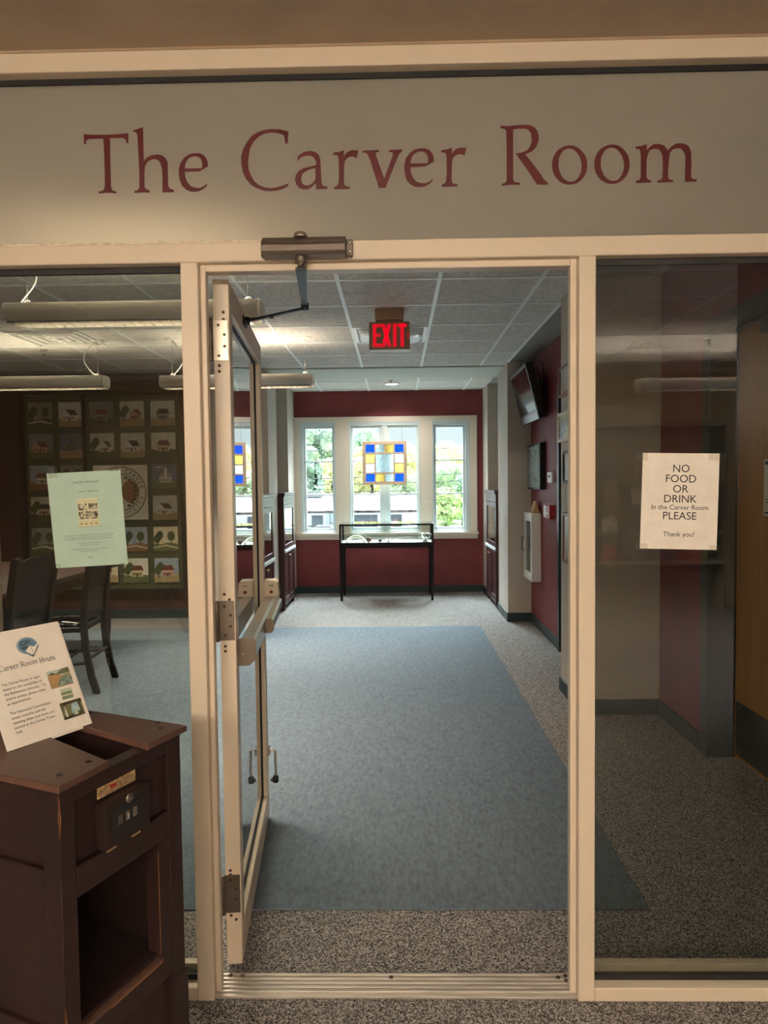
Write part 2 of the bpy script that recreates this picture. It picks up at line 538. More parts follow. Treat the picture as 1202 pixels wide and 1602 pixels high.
# ---- window wall
HX0, HX1, HZ0, HZ1 = -1.247, .955, .79, 2.225
mb = MB()
mb.box((-1.9, BY, 0), (1.7, BY + .2, HZ0), maroon)
mb.box((-1.9, BY, HZ1), (1.7, BY + .2, CZ + .1), maroon)
mb.box((-1.9, BY, HZ0), (HX0, BY + .2, HZ1), maroon)
mb.box((HX1, BY, HZ0), (1.7, BY + .2, HZ1), maroon)
struct(mb, 'wall_back', 'maroon wall around the windows', 'wall')
mb = MB()   # window trim
mb.box((-1.322, BY - .025, HZ1), (1.047, BY - .001, 2.29), win_trim)
mb.box((-1.322, BY - .022, .775), (HX0, BY - .001, HZ1), win_trim)
mb.box((HX1, BY - .022, .775), (1.047, BY - .001, HZ1), win_trim)
mb.box((-.788, BY - .022, .775), (-.61, BY + .15, HZ1), win_trim)
mb.box((.31, BY - .022, .775), (.47, BY + .15, HZ1), win_trim)
mb.box((-1.318, BY - .06, .755), (1.06, BY + .15, .79), win_trim)
mb.box((-1.318, BY - .03, .70), (1.05, BY - .001, .755), win_trim)
struct(mb, 'trim_2', 'taupe casing and sill around the three windows', 'window trim', .004)


def window(n, x0, x1, panes, label):
    t = thing('window_%d' % n, label, 'window', ((x0 + x1) / 2, BY + .05, HZ0), kind='structure')
    z0, z1 = HZ0, HZ1
    fr = MB()
    q = .032
    i0, i1, j0, j1 = panes[0][0] - q, panes[-1][1] + q, .853 - q, 2.145 + q      # inner edge of the outer frame
    for (a, b, c, e_) in ((x0, i0, z0, z1), (i1, x1, z0, z1), (i0, i1, j1, z1), (i0, i1, z0, j0)):
        fr.box((a, BY - .012, c), (b, BY + .13, e_), win_white)
    for (a, b, c, e_) in ((x0, x0 + .018, z0, z1), (x1 - .018, x1, z0, z1), (x0 + .018, x1 - .018, z1 - .018, z1), (x0 + .018, x1 - .018, z0, z0 + .018)):
        fr.box((a, BY - .022, c), (b, BY - .012, e_), win_white)
    fr.build('window_frame', t, True, .004)
    for (a, b) in panes:
        sa = MB()
        y0, y1 = BY + .03, BY + .07
        A, B, C_, D_ = a - q, b + q, .853 - q, 2.145 + q
        sa.box((A, y0, C_), (a, y1, D_), win_white)
        sa.box((b, y0, C_), (B, y1, D_), win_white)
        sa.box((a, y0, 2.145), (b, y1, D_), win_white)
        sa.box((a, y0, C_), (b, y1, .853), win_white)
        for mz in (1.287, 1.719):
            sa.box((a, y0, mz - .009), (b, y1, mz + .009), win_white)
        so = sa.build('sash', t, True, .003)
        pn = MB()
        pn.box((a, BY + .048, .853), (b, BY + .053, 2.145), clear)
        pn.build('pane', so, True)
    return t


window(1, HX0, -.788, [(-1.174, -.83)], 'narrow white window nearest the left pilaster')
t = window(2, -.61, .31, [(-.56, -.215), (-.078, .262)], 'wide white double casement window behind the stained glass panel')
mb = MB()
mb.box((-.1825, BY - .004, .822), (-.1105, BY + .1, 2.176), win_white)
mb.box((-.16, BY - .014, .822), (-.133, BY - .004, 2.176), win_white)
mb.build('mullion', t, True, .004)
window(3, .47, .955, [(.519, .868)], 'narrow white window nearest the red strip of wall')

# ---- pilasters, columns, side walls
mb = MB()
mb.box((-1.9, 8.66, 0), (-1.318, BY, CZ), beige)
mb.box((-1.9, 7.33, 0), (-1.318, 7.85, CZ), beige)
mb.box((-1.9, 7.85, 0), (-1.64, 8.66, CZ), beige)
struct(mb, 'wall_left_alcove', 'beige-grey pilasters with a bookcase alcove on the side of the open door', 'wall')
mb = MB()
mb.box((1.125, 7.187, 0), (1.7, 7.86, CZ), beige)
mb.box((1.125, 8.744, 0), (1.7, BY, CZ), beige)
mb.box((1.47, 7.86, 0), (1.7, 8.744, CZ), beige)
struct(mb, 'wall_right_alcove', 'beige-grey pilasters with a bookcase alcove beside the television', 'wall')
mb = MB()
mb.box((1.36, 5.91, 0), (1.7, 7.187, CZ), maroon)
mb.box((1.36, 4.781, 2.21), (1.7, 5.91, CZ), maroon)
mb.box((1.36, 4.781, 0), (1.7, 5.0, 2.21), maroon)
struct(mb, 'wall_right', 'maroon wall carrying the television and fire cabinet', 'wall')
mb = MB()
mb.box((1.105, 4.262, 0), (1.589, 4.781, CZ), beige)
struct(mb, 'wall_right_pier', 'beige-grey wall pier seen through the side pane', 'wall')
mb = MB()
mb.box((1.575, 3.60, 0), (1.80, 4.262, CZ), maroon)
mb.box((1.575, 1.964, 2.15), (1.80, 3.60, CZ), maroon)
mb.box((1.575, 1.964, 0), (1.80, 2.55, 2.15), maroon)
struct(mb, 'wall_right_front', 'maroon wall around the oak door', 'wall')
mb = MB()
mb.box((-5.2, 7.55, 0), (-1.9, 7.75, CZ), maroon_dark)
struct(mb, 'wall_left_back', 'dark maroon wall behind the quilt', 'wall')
mb = MB()
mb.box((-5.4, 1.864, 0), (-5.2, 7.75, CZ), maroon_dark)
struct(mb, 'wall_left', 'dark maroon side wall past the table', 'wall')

# ---- baseboards
mb = MB()
h_ = .092
mb.box((-1.318, BY - .012, 0), (1.125, BY, h_), green_base)
struct(mb, 'baseboard_back', 'dark green baseboard under the windows', 'baseboard', .002)
mb = MB()
mb.box((1.113, 7.175, 0), (1.125, 7.86, h_), green_base)
mb.box((1.113, 8.744, 0), (1.125, BY, h_), green_base)
mb.box((1.125, 7.175, 0), (1.36, 7.187, h_), green_base)
mb.box((1.348, 5.93, 0), (1.36, 7.187, h_), green_base)
mb.box((1.093, 4.25, 0), (1.105, 4.793, h_), green_base)
mb.box((1.093, 4.25, 0), (1.577, 4.262, h_), green_base)
mb.box((1.563, 3.62, 0), (1.575, 4.25, h_), green_base)
struct(mb, 'baseboard_right', 'dark green baseboard along the right-hand walls', 'baseboard', .002)
mb = MB()
mb.box((-5.2, 7.535, 0), (-1.9, 7.55, .1), green_base)
mb.box((-1.318, 7.33, 0), (-1.306, 7.85, h_), green_base)
mb.box((-1.318, 8.66, 0), (-1.306, BY, h_), green_base)
struct(mb, 'baseboard_left', 'dark green baseboard under the quilt wall', 'baseboard', .002)

# ---- dark green doorway beyond the pier, oak door in the near right wall
t = thing('door_3', 'dark green framed doorway between the pier and the fire alarm', 'door', (1.36, 5.45, 0), kind='structure')
mb = MB()
mb.box((1.335, 5.86, 0), (1.42, 5.925, 2.22), green_frame)
mb.box((1.335, 5.0, 0), (1.42, 5.06, 2.22), green_frame)
mb.box((1.335, 5.06, 2.16), (1.42, 5.86, 2.22), green_frame)
mb.build('door_frame', t, True, .003)
mb = MB()
mb.box((1.42, 5.05, 0), (1.46, 5.87, 2.17), green_frame)
mb.build('door_leaf', t, True)

t = thing('door_2', 'oak door with steel kick plate in the dark frame behind the side pane', 'door', (1.70, 3.1, 0), kind='structure')
mb = MB()
mb.box((1.56, 3.575, 0), (1.76, 3.625, 2.20), green_frame)
mb.box((1.56, 2.5, 0), (1.76, 2.555, 2.20), green_frame)
mb.box((1.56, 2.5, 2.145), (1.76, 3.625, 2.20), green_frame)
mb.box((1.562, 3.60, 0), (1.574, 3.66, 2.20), green_frame)
mb.build('door_frame', t, True, .003)
mb = MB()
mb.box((1.70, 2.56, .012), (1.745, 3.57, 2.14), oak)
leaf = mb.build('door_leaf', t, True, .002)
mb = MB()
mb.box((1.697, 2.58, .03), (1.70, 3.55, .30), steel_kick)
for y in (2.62, 3.06, 3.51):
    for z in (.05, .28):
        mb.lathe([(0, -.0015), (.005, -.001), (.005, .001)], (1.6965, y, z), alu, 8, 'x')
mb.build('kick_plate', leaf, True)
mb = MB()
mb.box((1.64, 2.95, 2.06), (1.70, 3.25, 2.13), arm_black)
mb.tube([(1.665, 3.2, 2.135), (1.64, 3.36, 2.14), (1.67, 3.52, 2.142)], .009, arm_black)
mb.build('door_closer_arm', t, True, .004)

# ================================================================== STOREFRONT
mb = MB()
Y0, Y1 = S, S + .075
mb.box((-1.16, Y0, 2.474), (1.75, Y1, 2.524), cream)                # top beam
mb.box((-1.16, Y0, 1.985), (1.75, Y1, 2.035), cream)                # transom
mb.box((-.497, Y0 + .02, 1.966), (.46, Y0 + .06, 1.985), cream)           # header stop
mb.box((-1.14, Y0, 0), (-1.096, Y1, 1.985), cream)
mb.box((-.557, Y0, 0), (-.511, Y1, 1.985), cream)                   # mullions
mb.box((-.511, Y0 + .02, .012), (-.496, Y0 + .048, 1.985), cream)          # door stops
mb.box((.477, Y0, 0), (.521, Y1, 1.985), cream)
mb.box((.459, Y0 + .02, .012), (.477, Y0 + .048, 1.985), cream)
mb.box((1.30, Y0, 0), (1.346, Y1, 1.985), cream)
for x0, x1 in ((-1.096, -.557), (.521, 1.30)):
    mb.box((x0, Y0, 0), (x1, Y1, .038), cream)
    mb.box((x0, Y0 + .05, .038), (x1, Y1, .072), cream)
st = struct(mb, 'trim_3', 'cream painted storefront frame around the doorway and side panes', 'storefront frame', .003)
mb = MB()
for x0, x1 in ((-1.096, -.557), (.521, 1.30)):
    mb.box((x0, Y0 + .032, .038), (x1, Y0 + .044, .054), gasket)
    mb.box((x0, Y0 + .032, 1.969), (x1, Y0 + .044, 1.985), gasket)
mb.box((-1.16, Y0 + .032, 2.460), (1.75, Y0 + .05, 2.474), gasket)
g = mb.build('glazing_gasket', st)
g['label'] = 'black rubber glazing gasket'
mb = MB()
mb.box((-1.16, Y0 + .034, 2.035), (-.20, Y0 + .0385, 2.052), cream_dull)
mb.box((-.20, Y0 + .034, 2.035), (1.75, Y0 + .0385, 2.042), cream_dull)
g = mb.build('flaking_strip', st, bevel=.001)
g['label'] = 'flaking cream strip under the sign panel'

for n, x0, x1, lab in ((4, -1.096, -.557, 'clear side pane with the mint green flyer taped on it'), (5, .521, 1.30, 'clear side pane with the white no food notice taped on it')):
    mb = MB()
    mb.box((x0, Y0 + .035, .04), (x1, Y0 + .041, 1.984), side_glass)
    struct(mb, 'window_%d' % n, lab, 'window')
mb = MB()
mb.box((-1.16, Y0 + .0385, 2.036), (1.75, Y0 + .0445, 2.474), sign_grey)
struct(mb, 'window_6', 'frosted grey glass panel over the doorway carrying the red lettering', 'sign panel')

# maroon room lettering
t = thing('room_lettering', 'maroon serif lettering reading The Carver Room on the grey panel', 'lettering', (-.815, Y0 + .0385, 2.163))
for ch, x, z in SIGN:
    mb = MB()
    mb.add_mesh(glyph_mesh(ch), plane_frame((x, Y0 + .0380, z), (1, 0, 0), (0, 0, 1)), letter_red)
    mb.build('letter', t, True)

# threshold
t = MB()
t.box((-.511, 1.872, 0), (.477, 1.963, .008), thresh)
for k in range(5):
    y = 1.886 + k * .0165
    t.box((-.511, y, .008), (.477, y + .009, .0125), thresh)
tr = struct(t, 'trim_4', 'worn ridged metal threshold across the doorway', 'threshold', .0015)
for x, y in ((-.452, 1.948), (-.03, 1.942), (.44, 1.942), (.462, 1.95), (.46, 1.93), (-.487, 1.95)):
    mb = MB()
    mb.lathe([(0, .0022), (.006, .0016), (.007, 0)], (x, y, .0125), screw_m, 12)
    mb.build('screw', tr)

# wall and soffit above / beside the storefront
mb = MB()
mb.box((-5.2, Y0, 2.524), (3.2, Y1, CZ + .1), tan_wall)
mb.box((-5.2, Y0, 0), (-1.16, Y1, 2.524), tan_wall)
mb.box((1.75, Y0, 0), (3.2, Y1, 2.524), tan_wall)
struct(mb, 'wall_front', 'tan wall around the storefront', 'wall')
mb = MB()
mb.box((-5.2, .9, 2.53), (3.2, Y0, 2.62), soffit_paint)
struct(mb, 'trim_5', 'brown painted soffit above the storefront', 'soffit')

# corridor in front of the glass (seen in the reflections)
mb = MB()
mb.box((-5.2, -4.4, CZ), (4.4, Y0, CZ + .1), tile)
ce = struct(mb, 'ceiling_corridor', 'acoustic tile ceiling of the corridor mirrored in the side pane', 'ceiling')
mb = MB()
for k in range(-8, 8):
    x = -.3 + .608 * k
    if -5.1 < x < 4.3:
        mb.box((x - .012, -4.2, CZ - .004), (x + .012, .9, CZ), tbar)
for k in range(9):
    y = -4.0 + .605 * k
    mb.box((-5.2, y - .012, CZ - .0045), (4.4, y + .012, CZ), tbar)
mb.build('ceiling_grid', ce)
mb = MB()
mb.box((-5.2, -4.5, 0), (4.4, -4.3, CZ), tan_wall)
struct(mb, 'wall_corridor', 'tan corridor wall behind the viewer', 'wall')
mb = MB()
mb.box((-5.4, -4.4, 0), (-5.2, Y0, CZ), tan_wall)
mb.box((4.4, -4.4, 0), (4.6, Y0, CZ), tan_wall)
mb.box((1.5, .63, 0), (1.75, Y0 - .002, 2.53), old_wood)  # added dark block, out of view, ends the reflection in the side pane
struct(mb, 'wall_corridor_side', 'corridor side walls, with an added dark block that cuts off pane reflections', 'wall')

# ---- the open glass door
dx, dy = -.091, .94
DA = math.atan2(dy, dx)
t = thing('door_1', 'open cream framed glass door with push bar swung into the room', 'door', (-.459, 1.985, 0), DA, kind='structure')
DW, DT = .945, .044
mb = MB()
mb.box((0, 0, .022), (.062, DT, 1.975), cream)
near = mb.build('hinge_stile', t, bevel=.002)
mb = MB()
mb.box((DW - .062, 0, .022), (DW, DT, 1.975), cream)
mb.build('lock_stile', t, bevel=.002)
mb = MB()
mb.box((.062, 0, 1.895), (DW - .062, DT, 1.975), cream)
mb.build('top_rail', t, bevel=.002)
mb = MB()
mb.box((.062, 0, .022), (DW - .062, DT, .125), cream)
mb.build('bottom_rail', t, bevel=.002)
mb = MB()
mb.box((.062, .0205, .125), (DW - .062, .0245, 1.895), door_glass)
pane = mb.build('glass_pane', t)
mb = MB()
for a, b in (((.062, .125), (.068, 1.895)), ((DW - .068, .125), (DW - .062, 1.895)), ((.068, .125), (DW - .068, .131)), ((.068, 1.889), (DW - .068, 1.895))):
    mb.box((a[0], .0165, a[1]), (b[0], .0205, b[1]), gasket)
    mb.box((a[0], .0245, a[1]), (b[0], .0285, b[1]), gasket)
mb.build('gasket', pane)
# screws on the hinge edge
for z in (1.885, 1.865, 1.738, 1.722, 1.098, 1.083, .95, .936, .30, .288, .168, .155):
    mb = MB()
    mb.lathe([(0, -.002), (.004, -.0018), (.0045, 0)], (0, .016 if int(z * 1000) % 2 else .03, z), screw_m, 10, 'x')
    mb.build('screw', near)
for zc in (1.807, 1.023, .232):
    mb = MB()
    mb.box((-.0025, .003, zc - .056), (0, .046, zc + .056), alu if zc > 1.5 else alu_dark)
    mb.tube([(-.006, .052, zc - .058), (-.006, .052, zc + .058)], .0075, alu_dark, 12)
    for z in (-.022, .022):
        mb.tube([(-.006, .052, zc + z - .001), (-.006, .052, zc + z + .001)], .0079, gasket, 12)
    h = mb.build('hinge', t, bevel=.001)
    mb = MB()
    for yy, zz in ((.03, -.042), (.014, -.016), (.014, .016), (.03, .042)):
        mb.lathe([(0, -.0045), (.0035, -.004), (.0042, -.0025)], (0, yy, zc + zz), screw_m, 10, 'x')
    mb.build('screw', h)
# push bar
pb = MB()
pb.prism([(-.005, .884), (-.030, .884), (-.048, .900), (-.048, .950), (-.040, .956), (-.005, .956)], 'x', .056, .90, alu)
bar = pb.build('push_bar', t, bevel=.0015)
mb = MB()
mb.prism([(0, .880), (-.030, .880), (-.050, .898), (-.050, .953), (-.041, .960), (0, .960)], 'x', .05, .056, alu_dark)
mb.lathe([(0, -.0015), (.003, -.001), (.0035, 0)], (.05, -.012, .915), alu, 8, 'x')
mb.build('end_cap', bar, bevel=.001)
mb = MB()
mb.prism([(-.048, .906), (-.066, .906), (-.074, .914), (-.074, .944), (-.066, .950), (-.048, .950)], 'x', .40, .86, alu)
for z in (.917, .924, .931, .938):
    mb.box((.40, -.0752, z), (.86, -.074, z + .003), alu_dark)
mb.build('touch_pad', bar, bevel=.001)
mb = MB()
mb.prism([(-.048, .904), (-.067, .904), (-.076, .913), (-.076, .945), (-.067, .952), (-.048, .952)], 'x', .392, .40, alu_dark)
mb.build('pad_cap', bar)
mb = MB()
mb.prism([(.0, .955), (-.062, .955), (-.058, 1.012), (-.05, 1.02), (0, 1.02)], 'x', .86, .94, cream)
hd = mb.build('latch_case', t, bevel=.003)
mb = MB()
mb.lathe([(0, -.002), (.006, -.0015), (.007, 0)], (.86, -.032, .975), red_pl, 12, 'x')
mb.box((.857, -.042, .998), (.86, -.024, 1.003), alu_dark)
mb.build('indicator', hd)
# floor stop holder near the free edge
mb = MB()
mb.tube([(.925, -.002, .30), (.925, -.03, .30), (.925, -.032, .20), (.925, -.012, .17)], .006, silver_m)
mb.tube([(.925, DT + .002, .30), (.925, DT + .022, .30), (.925, DT + .022, .18)], .006, silver_m)
mb.box((.905, -.012, .285), (.943, 0, .315), silver_m)
mb.lathe([(0, 0), (.012, 0), (.013, .02), (.008, .03)], (.925, -.03, .165), black_mat, 12)
mb.build('kick_stop', t, bevel=.001)

# ---- closer on the transom
t = thing('door_closer', 'bronze door closer on the transom with a black elbow arm', 'door closer', (-.229, S, 1.985))
mb = MB()
mb.prism([(S - .004, 1.986), (S - .046, 1.986), (S - .052, 1.994), (S - .052, 2.010), (S - .046, 2.016), (S - .044, 2.022), (S - .030, 2.034), (S - .004, 2.036)], 'x', -.335, -.122, closer_grey)
body = mb.build('body', t, True, .0015)
for x0, x1 in ((-.341, -.331), (-.122, -.106)):
    mb = MB()
    mb.box((x0, S - .02, 1.990), (x1, S - .002, 2.032), closer_grey)
    if x1 > -.2:
        for z in (1.999, 2.021):
            mb.lathe([(0, -.0035), (.004, -.003), (.0045, 0)], (-.113, S - .02, z), silver_m, 12, 'y')
    mb.build('mounting_lug', t, True, .002)
mb = MB()
mb.lathe([(.018, 0), (.018, .006), (.014, .013), (.006, .016), (0, .0165)], (-.238, S - .026, 2.033), alu, 18)
mb.build('spindle_cap', t, True)
mb = MB()
mb.lathe([(0, -.03), (.008, -.03), (.009, -.02), (.015, -.018), (.015, -.006), (.016, 0)], (-.238, S - .026, 1.988), closer_grey, 18)
mb.lathe([(0, -.002), (.005, -.001), (.005, 0)], (-.238, S - .036, 1.965), silver_m, 10, 'y')
mb.build('spindle', t, True)
mb = MB()
A, B, C_ = Vector((-.238, S - .026, 1.957)), Vector((-.275, 2.20, 1.952)), Vector((-.484, 2.335, 1.94))
def bar3(mb, a, b, w0, w1, th, m):
    u = (b - a).normalized()
    s = u.cross(Vector((0, 0, 1))).normalized()
    P = [a - s * w0, a + s * w0, b + s * w1, b - s * w1]
    n = Vector((0, 0, th))
    mb.rings([[p - n for p in P], [p + n for p in P]], m, True, False)
bar3(mb, A, B, .014, .008, .004, arm_black)
mb.lathe([(0, -.012), (.012, -.012), (.012, .010), (0, .010)], B, arm_black, 14)
mb.build('main_arm', t, True, .001)
mb = MB()
bar3(mb, B + Vector((0, 0, -.006)), C_, .006, .009, .003, arm_black)
mid = B.lerp(C_, .55)
mb.lathe([(0, -.012), (.006, -.012), (.006, 0), (0, 0)], mid, arm_black, 10)
mb.build('forearm', t, True, .001)
mb = MB()
mb.box((-.505, 2.305, 1.925), (-.488, 2.37, 1.955), arm_black)
mb.lathe([(0, -.012), (.012, -.012), (.012, .012), (0, .012)], C_, arm_black, 12)
mb.build('foot_bracket', t, True, .001)

# ================================================================== FOREGROUND CABINET AND ITS SIGN
CA = math.atan2(.294, .122)
t = thing('ballot_cabinet', 'dark worn wooden cabinet with a slotted top and counter dial before the glass', 'cabinet', (-.584, 1.181, 0), CA)
CWd, CDp, CH = .314, .46, .883
mb = MB()
P_ = .02
# corner posts and rails of the frame
for x0, x1, y0, y1 in ((0, .034, 0, .04), (CWd - .04, CWd, 0, .04), (0, .034, CDp - .04, CDp), (CWd - .04, CWd, CDp - .04, CDp)):
    mb.box((x0, y0, .02), (x1, y1, CH), old_wood)
mb.box((.034, .0, .853), (CWd - .04, .03, CH), old_wood)       # front rails
mb.box((.034, .0, .677), (CWd - .04, .03, .732), old_wood)
mb.box((.034, .0, .385), (CWd - .04, .03, .432), old_wood)
mb.box((.034, .0, .05), (CWd - .04, .03, .11), old_wood)
mb.box((.236, .0, .432), (CWd - .04, .03, .677), old_wood)
for z0, z1 in ((.855, CH), (.69, .736), (.39, .444), (.05, .11)):   # side rails
    mb.box((0, .04, z0), (.022, CDp - .04, z1), old_wood)
    mb.box((CWd - .022, .04, z0), (CWd, CDp - .04, z1), old_wood)
    mb.box((.034, CDp - .022, z0), (CWd - .04, CDp, z1), old_wood)
mb.build('frame', t, bevel=.002)
mb = MB()
mb.box((.034, .012, .732), (CWd - .04, .022, .853), old_wood)
mb.build('upper_panel', t, bevel=.001)
mb = MB()
mb.box((.034, .012, .11), (CWd - .04, .022, .385), old_wood)
mb.build('lower_panel', t, bevel=.001)
mb = MB()
for z0, z1 in ((.736, .855), (.444, .69), (.11, .39)):
    mb.box((.009, .04, z0), (.016, CDp - .04, z1), old_wood)
    mb.box((CWd - .016, .04, z0), (CWd - .009, CDp - .04, z1), old_wood)
    mb.box((.034, CDp - .015, z0), (CWd - .04, CDp - .008, z1), old_wood)
mb.build('side_panels', t, bevel=.001)
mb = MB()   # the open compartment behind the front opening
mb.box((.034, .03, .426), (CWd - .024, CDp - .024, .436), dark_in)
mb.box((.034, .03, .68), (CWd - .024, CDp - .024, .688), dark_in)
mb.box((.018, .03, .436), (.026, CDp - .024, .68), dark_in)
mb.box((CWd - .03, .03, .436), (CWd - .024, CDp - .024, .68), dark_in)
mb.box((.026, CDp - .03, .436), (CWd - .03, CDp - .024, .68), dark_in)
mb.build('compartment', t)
mb = MB()   # moulding round the opening, pale where worn
for k, (m_, d_) in enumerate(((old_wood_h, .0), (old_wood, .01))):
    mb.box((.036 + .0, -.004 + d_, .432 + .010 * k), (.242, .016 + d_, .440 + .010 * k), m_)
mb.box((.2355, -.003, .44), (.2415, .02, .677), old_wood)
mb.box((.2352, -.0036, .45), (.2362, -.003, .66), worn_wood)
mb.box((.10, -.0045, .4305), (.240, -.0035, .4325), worn_wood)
mb.build('opening_moulding', t, bevel=.001)
mb = MB()
mb.box((-.008, -.008, 0), (CWd + .006, CDp + .004, .05), old_wood)
mb.box((CWd - .04, -.004, .05), (CWd + .004, .0, .372), old_wood)
mb.build('plinth', t, bevel=.002)
# top planks with the slanted trough between them
mb = MB()
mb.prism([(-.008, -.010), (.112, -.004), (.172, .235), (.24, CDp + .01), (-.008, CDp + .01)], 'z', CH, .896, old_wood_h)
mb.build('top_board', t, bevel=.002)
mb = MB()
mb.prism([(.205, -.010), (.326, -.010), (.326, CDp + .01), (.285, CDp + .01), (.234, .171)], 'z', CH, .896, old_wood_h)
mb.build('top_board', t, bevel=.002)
mb = MB()   # trough: slanted floor falling away from the front edge
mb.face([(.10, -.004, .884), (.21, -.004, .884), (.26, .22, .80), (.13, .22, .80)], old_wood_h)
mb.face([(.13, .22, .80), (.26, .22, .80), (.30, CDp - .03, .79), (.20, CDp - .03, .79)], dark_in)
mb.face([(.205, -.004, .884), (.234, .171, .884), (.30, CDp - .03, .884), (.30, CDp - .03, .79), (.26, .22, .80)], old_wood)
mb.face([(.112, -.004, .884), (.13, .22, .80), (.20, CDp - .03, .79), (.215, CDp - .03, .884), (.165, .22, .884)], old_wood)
mb.build('trough', t)
for (x, y) in ((.29, .03), (.315, .06), (.31, .25), (.03, .03), (.095, .03)):
    mb = MB()
    mb.lathe([(.0055, 0), (.005, .0014), (0, .0018)], (x, y, .896), dark_in, 10)
    mb.build('screw', t)
# counter box
mb = MB()
mb.box((.091, -.012, .735), (.206, .0125, .822), old_wood)
cb = mb.build('counter_box', t, bevel=.0015)
mb = MB()
mb.box((.108, -.0128, .748), (.192, -.0115, .806), black_mat)
mb.box((.1165, -.0135, .7555), (.186, -.0125, .800), black_mat)
mb.build('counter_plate', cb, bevel=.0006)
for i, (x, ch) in enumerate(((.1265, '0'), (.145, '2'), (.1635, '0'))):
    mb = MB()
    mb.box((x - .0055, -.0142, .772), (x + .0055, -.0135, .790), silver_m if i == 2 else alu_dark)
    if i == 1:
        text_into(mb, '3', .016, plane_frame((x, -.0146, .7745), (1, 0, 0), (0, 0, 1)), paper)
    mb.build('number_wheel', cb)
mb = MB()
mb.lathe([(0, -.004), (.0075, -.004), (.009, -.002), (.009, 0)], (.151, -.012, .812), alu_dark, 16, 'y')
mb.box((.148, -.0172, .8112), (.154, -.0158, .8128), alu)
mb.build('lock', cb)
for xa in (.092, .155):
    mb = MB()
    mb.box((xa, -.0132, .733), (xa + .023, -.0118, .7365), brass_worn)
    mb.build('hinge', cb)
mb = MB()
old_paper = mix_mat('yellowed_label', c8(150, 120, 76), c8(196, 170, 120), (120, 120, 120), lo=.4, hi=.6, rough=.8)
mb.box((.0965, .0095, .8275), (.1915, .012, .848), old_paper)
mb.box((.126, .0091, .836), (.142, .0095, .843), red_pl)
for k in range(4):
    mb.box((.10, .0092, .830 + k * .004), (.124 if k > 1 else .187, .0095, .8313 + k * .004), ink_soft)
    mb.box((.146, .0092, .830 + k * .004), (.188, .0095, .8313 + k * .004), ink_soft)
mb.build('paper_label', t)
# chips of bare wood on the corner
rg = random.Random(3)
for z0, z1 in ((.80, .875), (.42, .50)):
    mb = MB()
    n = 9
    P = []
    for k in range(n):
        z = z0 + (z1 - z0) * k / (n - 1)
        P.append((.0035 * math.sin(PI * k / (n - 1)) * rg.uniform(.5, 1.2) + .0004, z))
    mb.face([(0.0005, -.0006, z) for w, z in P] + [(w, -.0006, z) for w, z in reversed(P)], worn_wood)
    mb.face([(-.0006, 0.0005, z) for w, z in P] + [(-.0006, w * .5, z) for w, z in reversed(P)], worn_wood)
    mb.build('worn_edge', t)

# hours sign leaning in the trough
BR, BL = Vector((-.659, 1.491, .895)), Vector((-.752, 1.328, .895))
u = (BR - BL).normalized()
nh = Vector((u.y, -u.x, 0))
tau = .47
up = math.cos(tau) * Vector((0, 0, 1)) - math.sin(tau) * nh
PW, PH = (BR - BL).length, .237
X = plane_frame(BL + Vector((0, 0, .002)), u, up)
t = thing('hours_sign', 'leaning white letter-size sign reading Carver Room Hours on the wooden cabinet', 'sign', BL + Vector((0, 0, .002)))
t['label'] = 'white letter-size opening hours sign with three photos leaning on the wooden cabinet'
mb = MB()
mb.box((0, 0, -.003), (PW, PH, 0), paper, X)
# rounded lower corner of a clear stand behind it
mb.box((.004, -.004, -.006), (PW + .004, PH - .002, -.0035), paper, X)
mb.build('sheet', t, True, .0008)
L_ = X @ Matrix.Translation((0, 0, .0006))
mb = MB()
serif_into(mb, 'Carver Room Hours', .0122, L_ @ Matrix.Translation((.030, PH - .083, 0)), ink)
mb.build('printed_heading', t, True)
mb = MB()
body1 = ['The Carver Room is open', 'based on the availability of', 'the Reference Librarian.  To', 'ensure access, please make', 'an appointment.']
body2 = ['The Historical Commission', 'meets monthly and the', 'meeting dates and times are', 'posted at the Carver Town', 'Hall.']
for k, s in enumerate(body1):
    text_into(mb, s, .0078, L_ @ Matrix.Translation((.026, PH - .112 - k * .0098, 0)), ink, 'LEFT')
mb.build('printed_paragraph', t, True)
mb = MB()
for k, s in enumerate(body2):
    text_into(mb, s, .0078, L_ @ Matrix.Translation((.026, PH - .171 - k * .0098, 0)), ink, 'LEFT')
mb.build('printed_paragraph', t, True)
logo_blue = mat('logo_blue', c8(96, 130, 156), .7)
logo_ring = mat('logo_ring', c8(196, 206, 204), .7)
logo_dark = mat('logo_dark', c8(58, 76, 76), .7)
mb = MB()
def oval(mb, cx, cy, rx, ry, z, m, n=36):
    mb.face([L_ @ Vector((cx + rx * math.cos(2 * PI * i / n), cy + ry * math.sin(2 * PI * i / n), z)) for i in range(n)], m)
lx, ly = .103, PH - .040
oval(mb, lx, ly, .023, .0185, 0, logo_blue)
oval(mb, lx, ly, .0215, .0172, .0002, logo_ring)
oval(mb, lx, ly, .0203, .0162, .0004, logo_blue)
rg = random.Random(5)
for k in range(26):
    a, b = rg.uniform(-.013, .006), rg.uniform(-.007, .011)
    mb.face([L_ @ Vector((lx + a + q[0] * .0035, ly + b + q[1] * .0016, .0006 + k * 2e-6)) for q in ((-1, -1), (1, -.6), (.8, 1), (-.7, .7))], logo_dark)
bk = [(-.008, -.012), (.004, -.001), (.012, -.005), (.024, .001), (.012, -.016), (.006, -.0225)]
mb.face([L_ @ Vector((lx + a, ly + b - .002, .0009)) for a, b in [(-.0095, -.012), (.005, -.025), (.0255, -.001), (.024, -.001), (.006, -.021)]], logo_dark)
mb.face([L_ @ Vector((lx + a, ly + b, .0011)) for a, b in bk], paper)
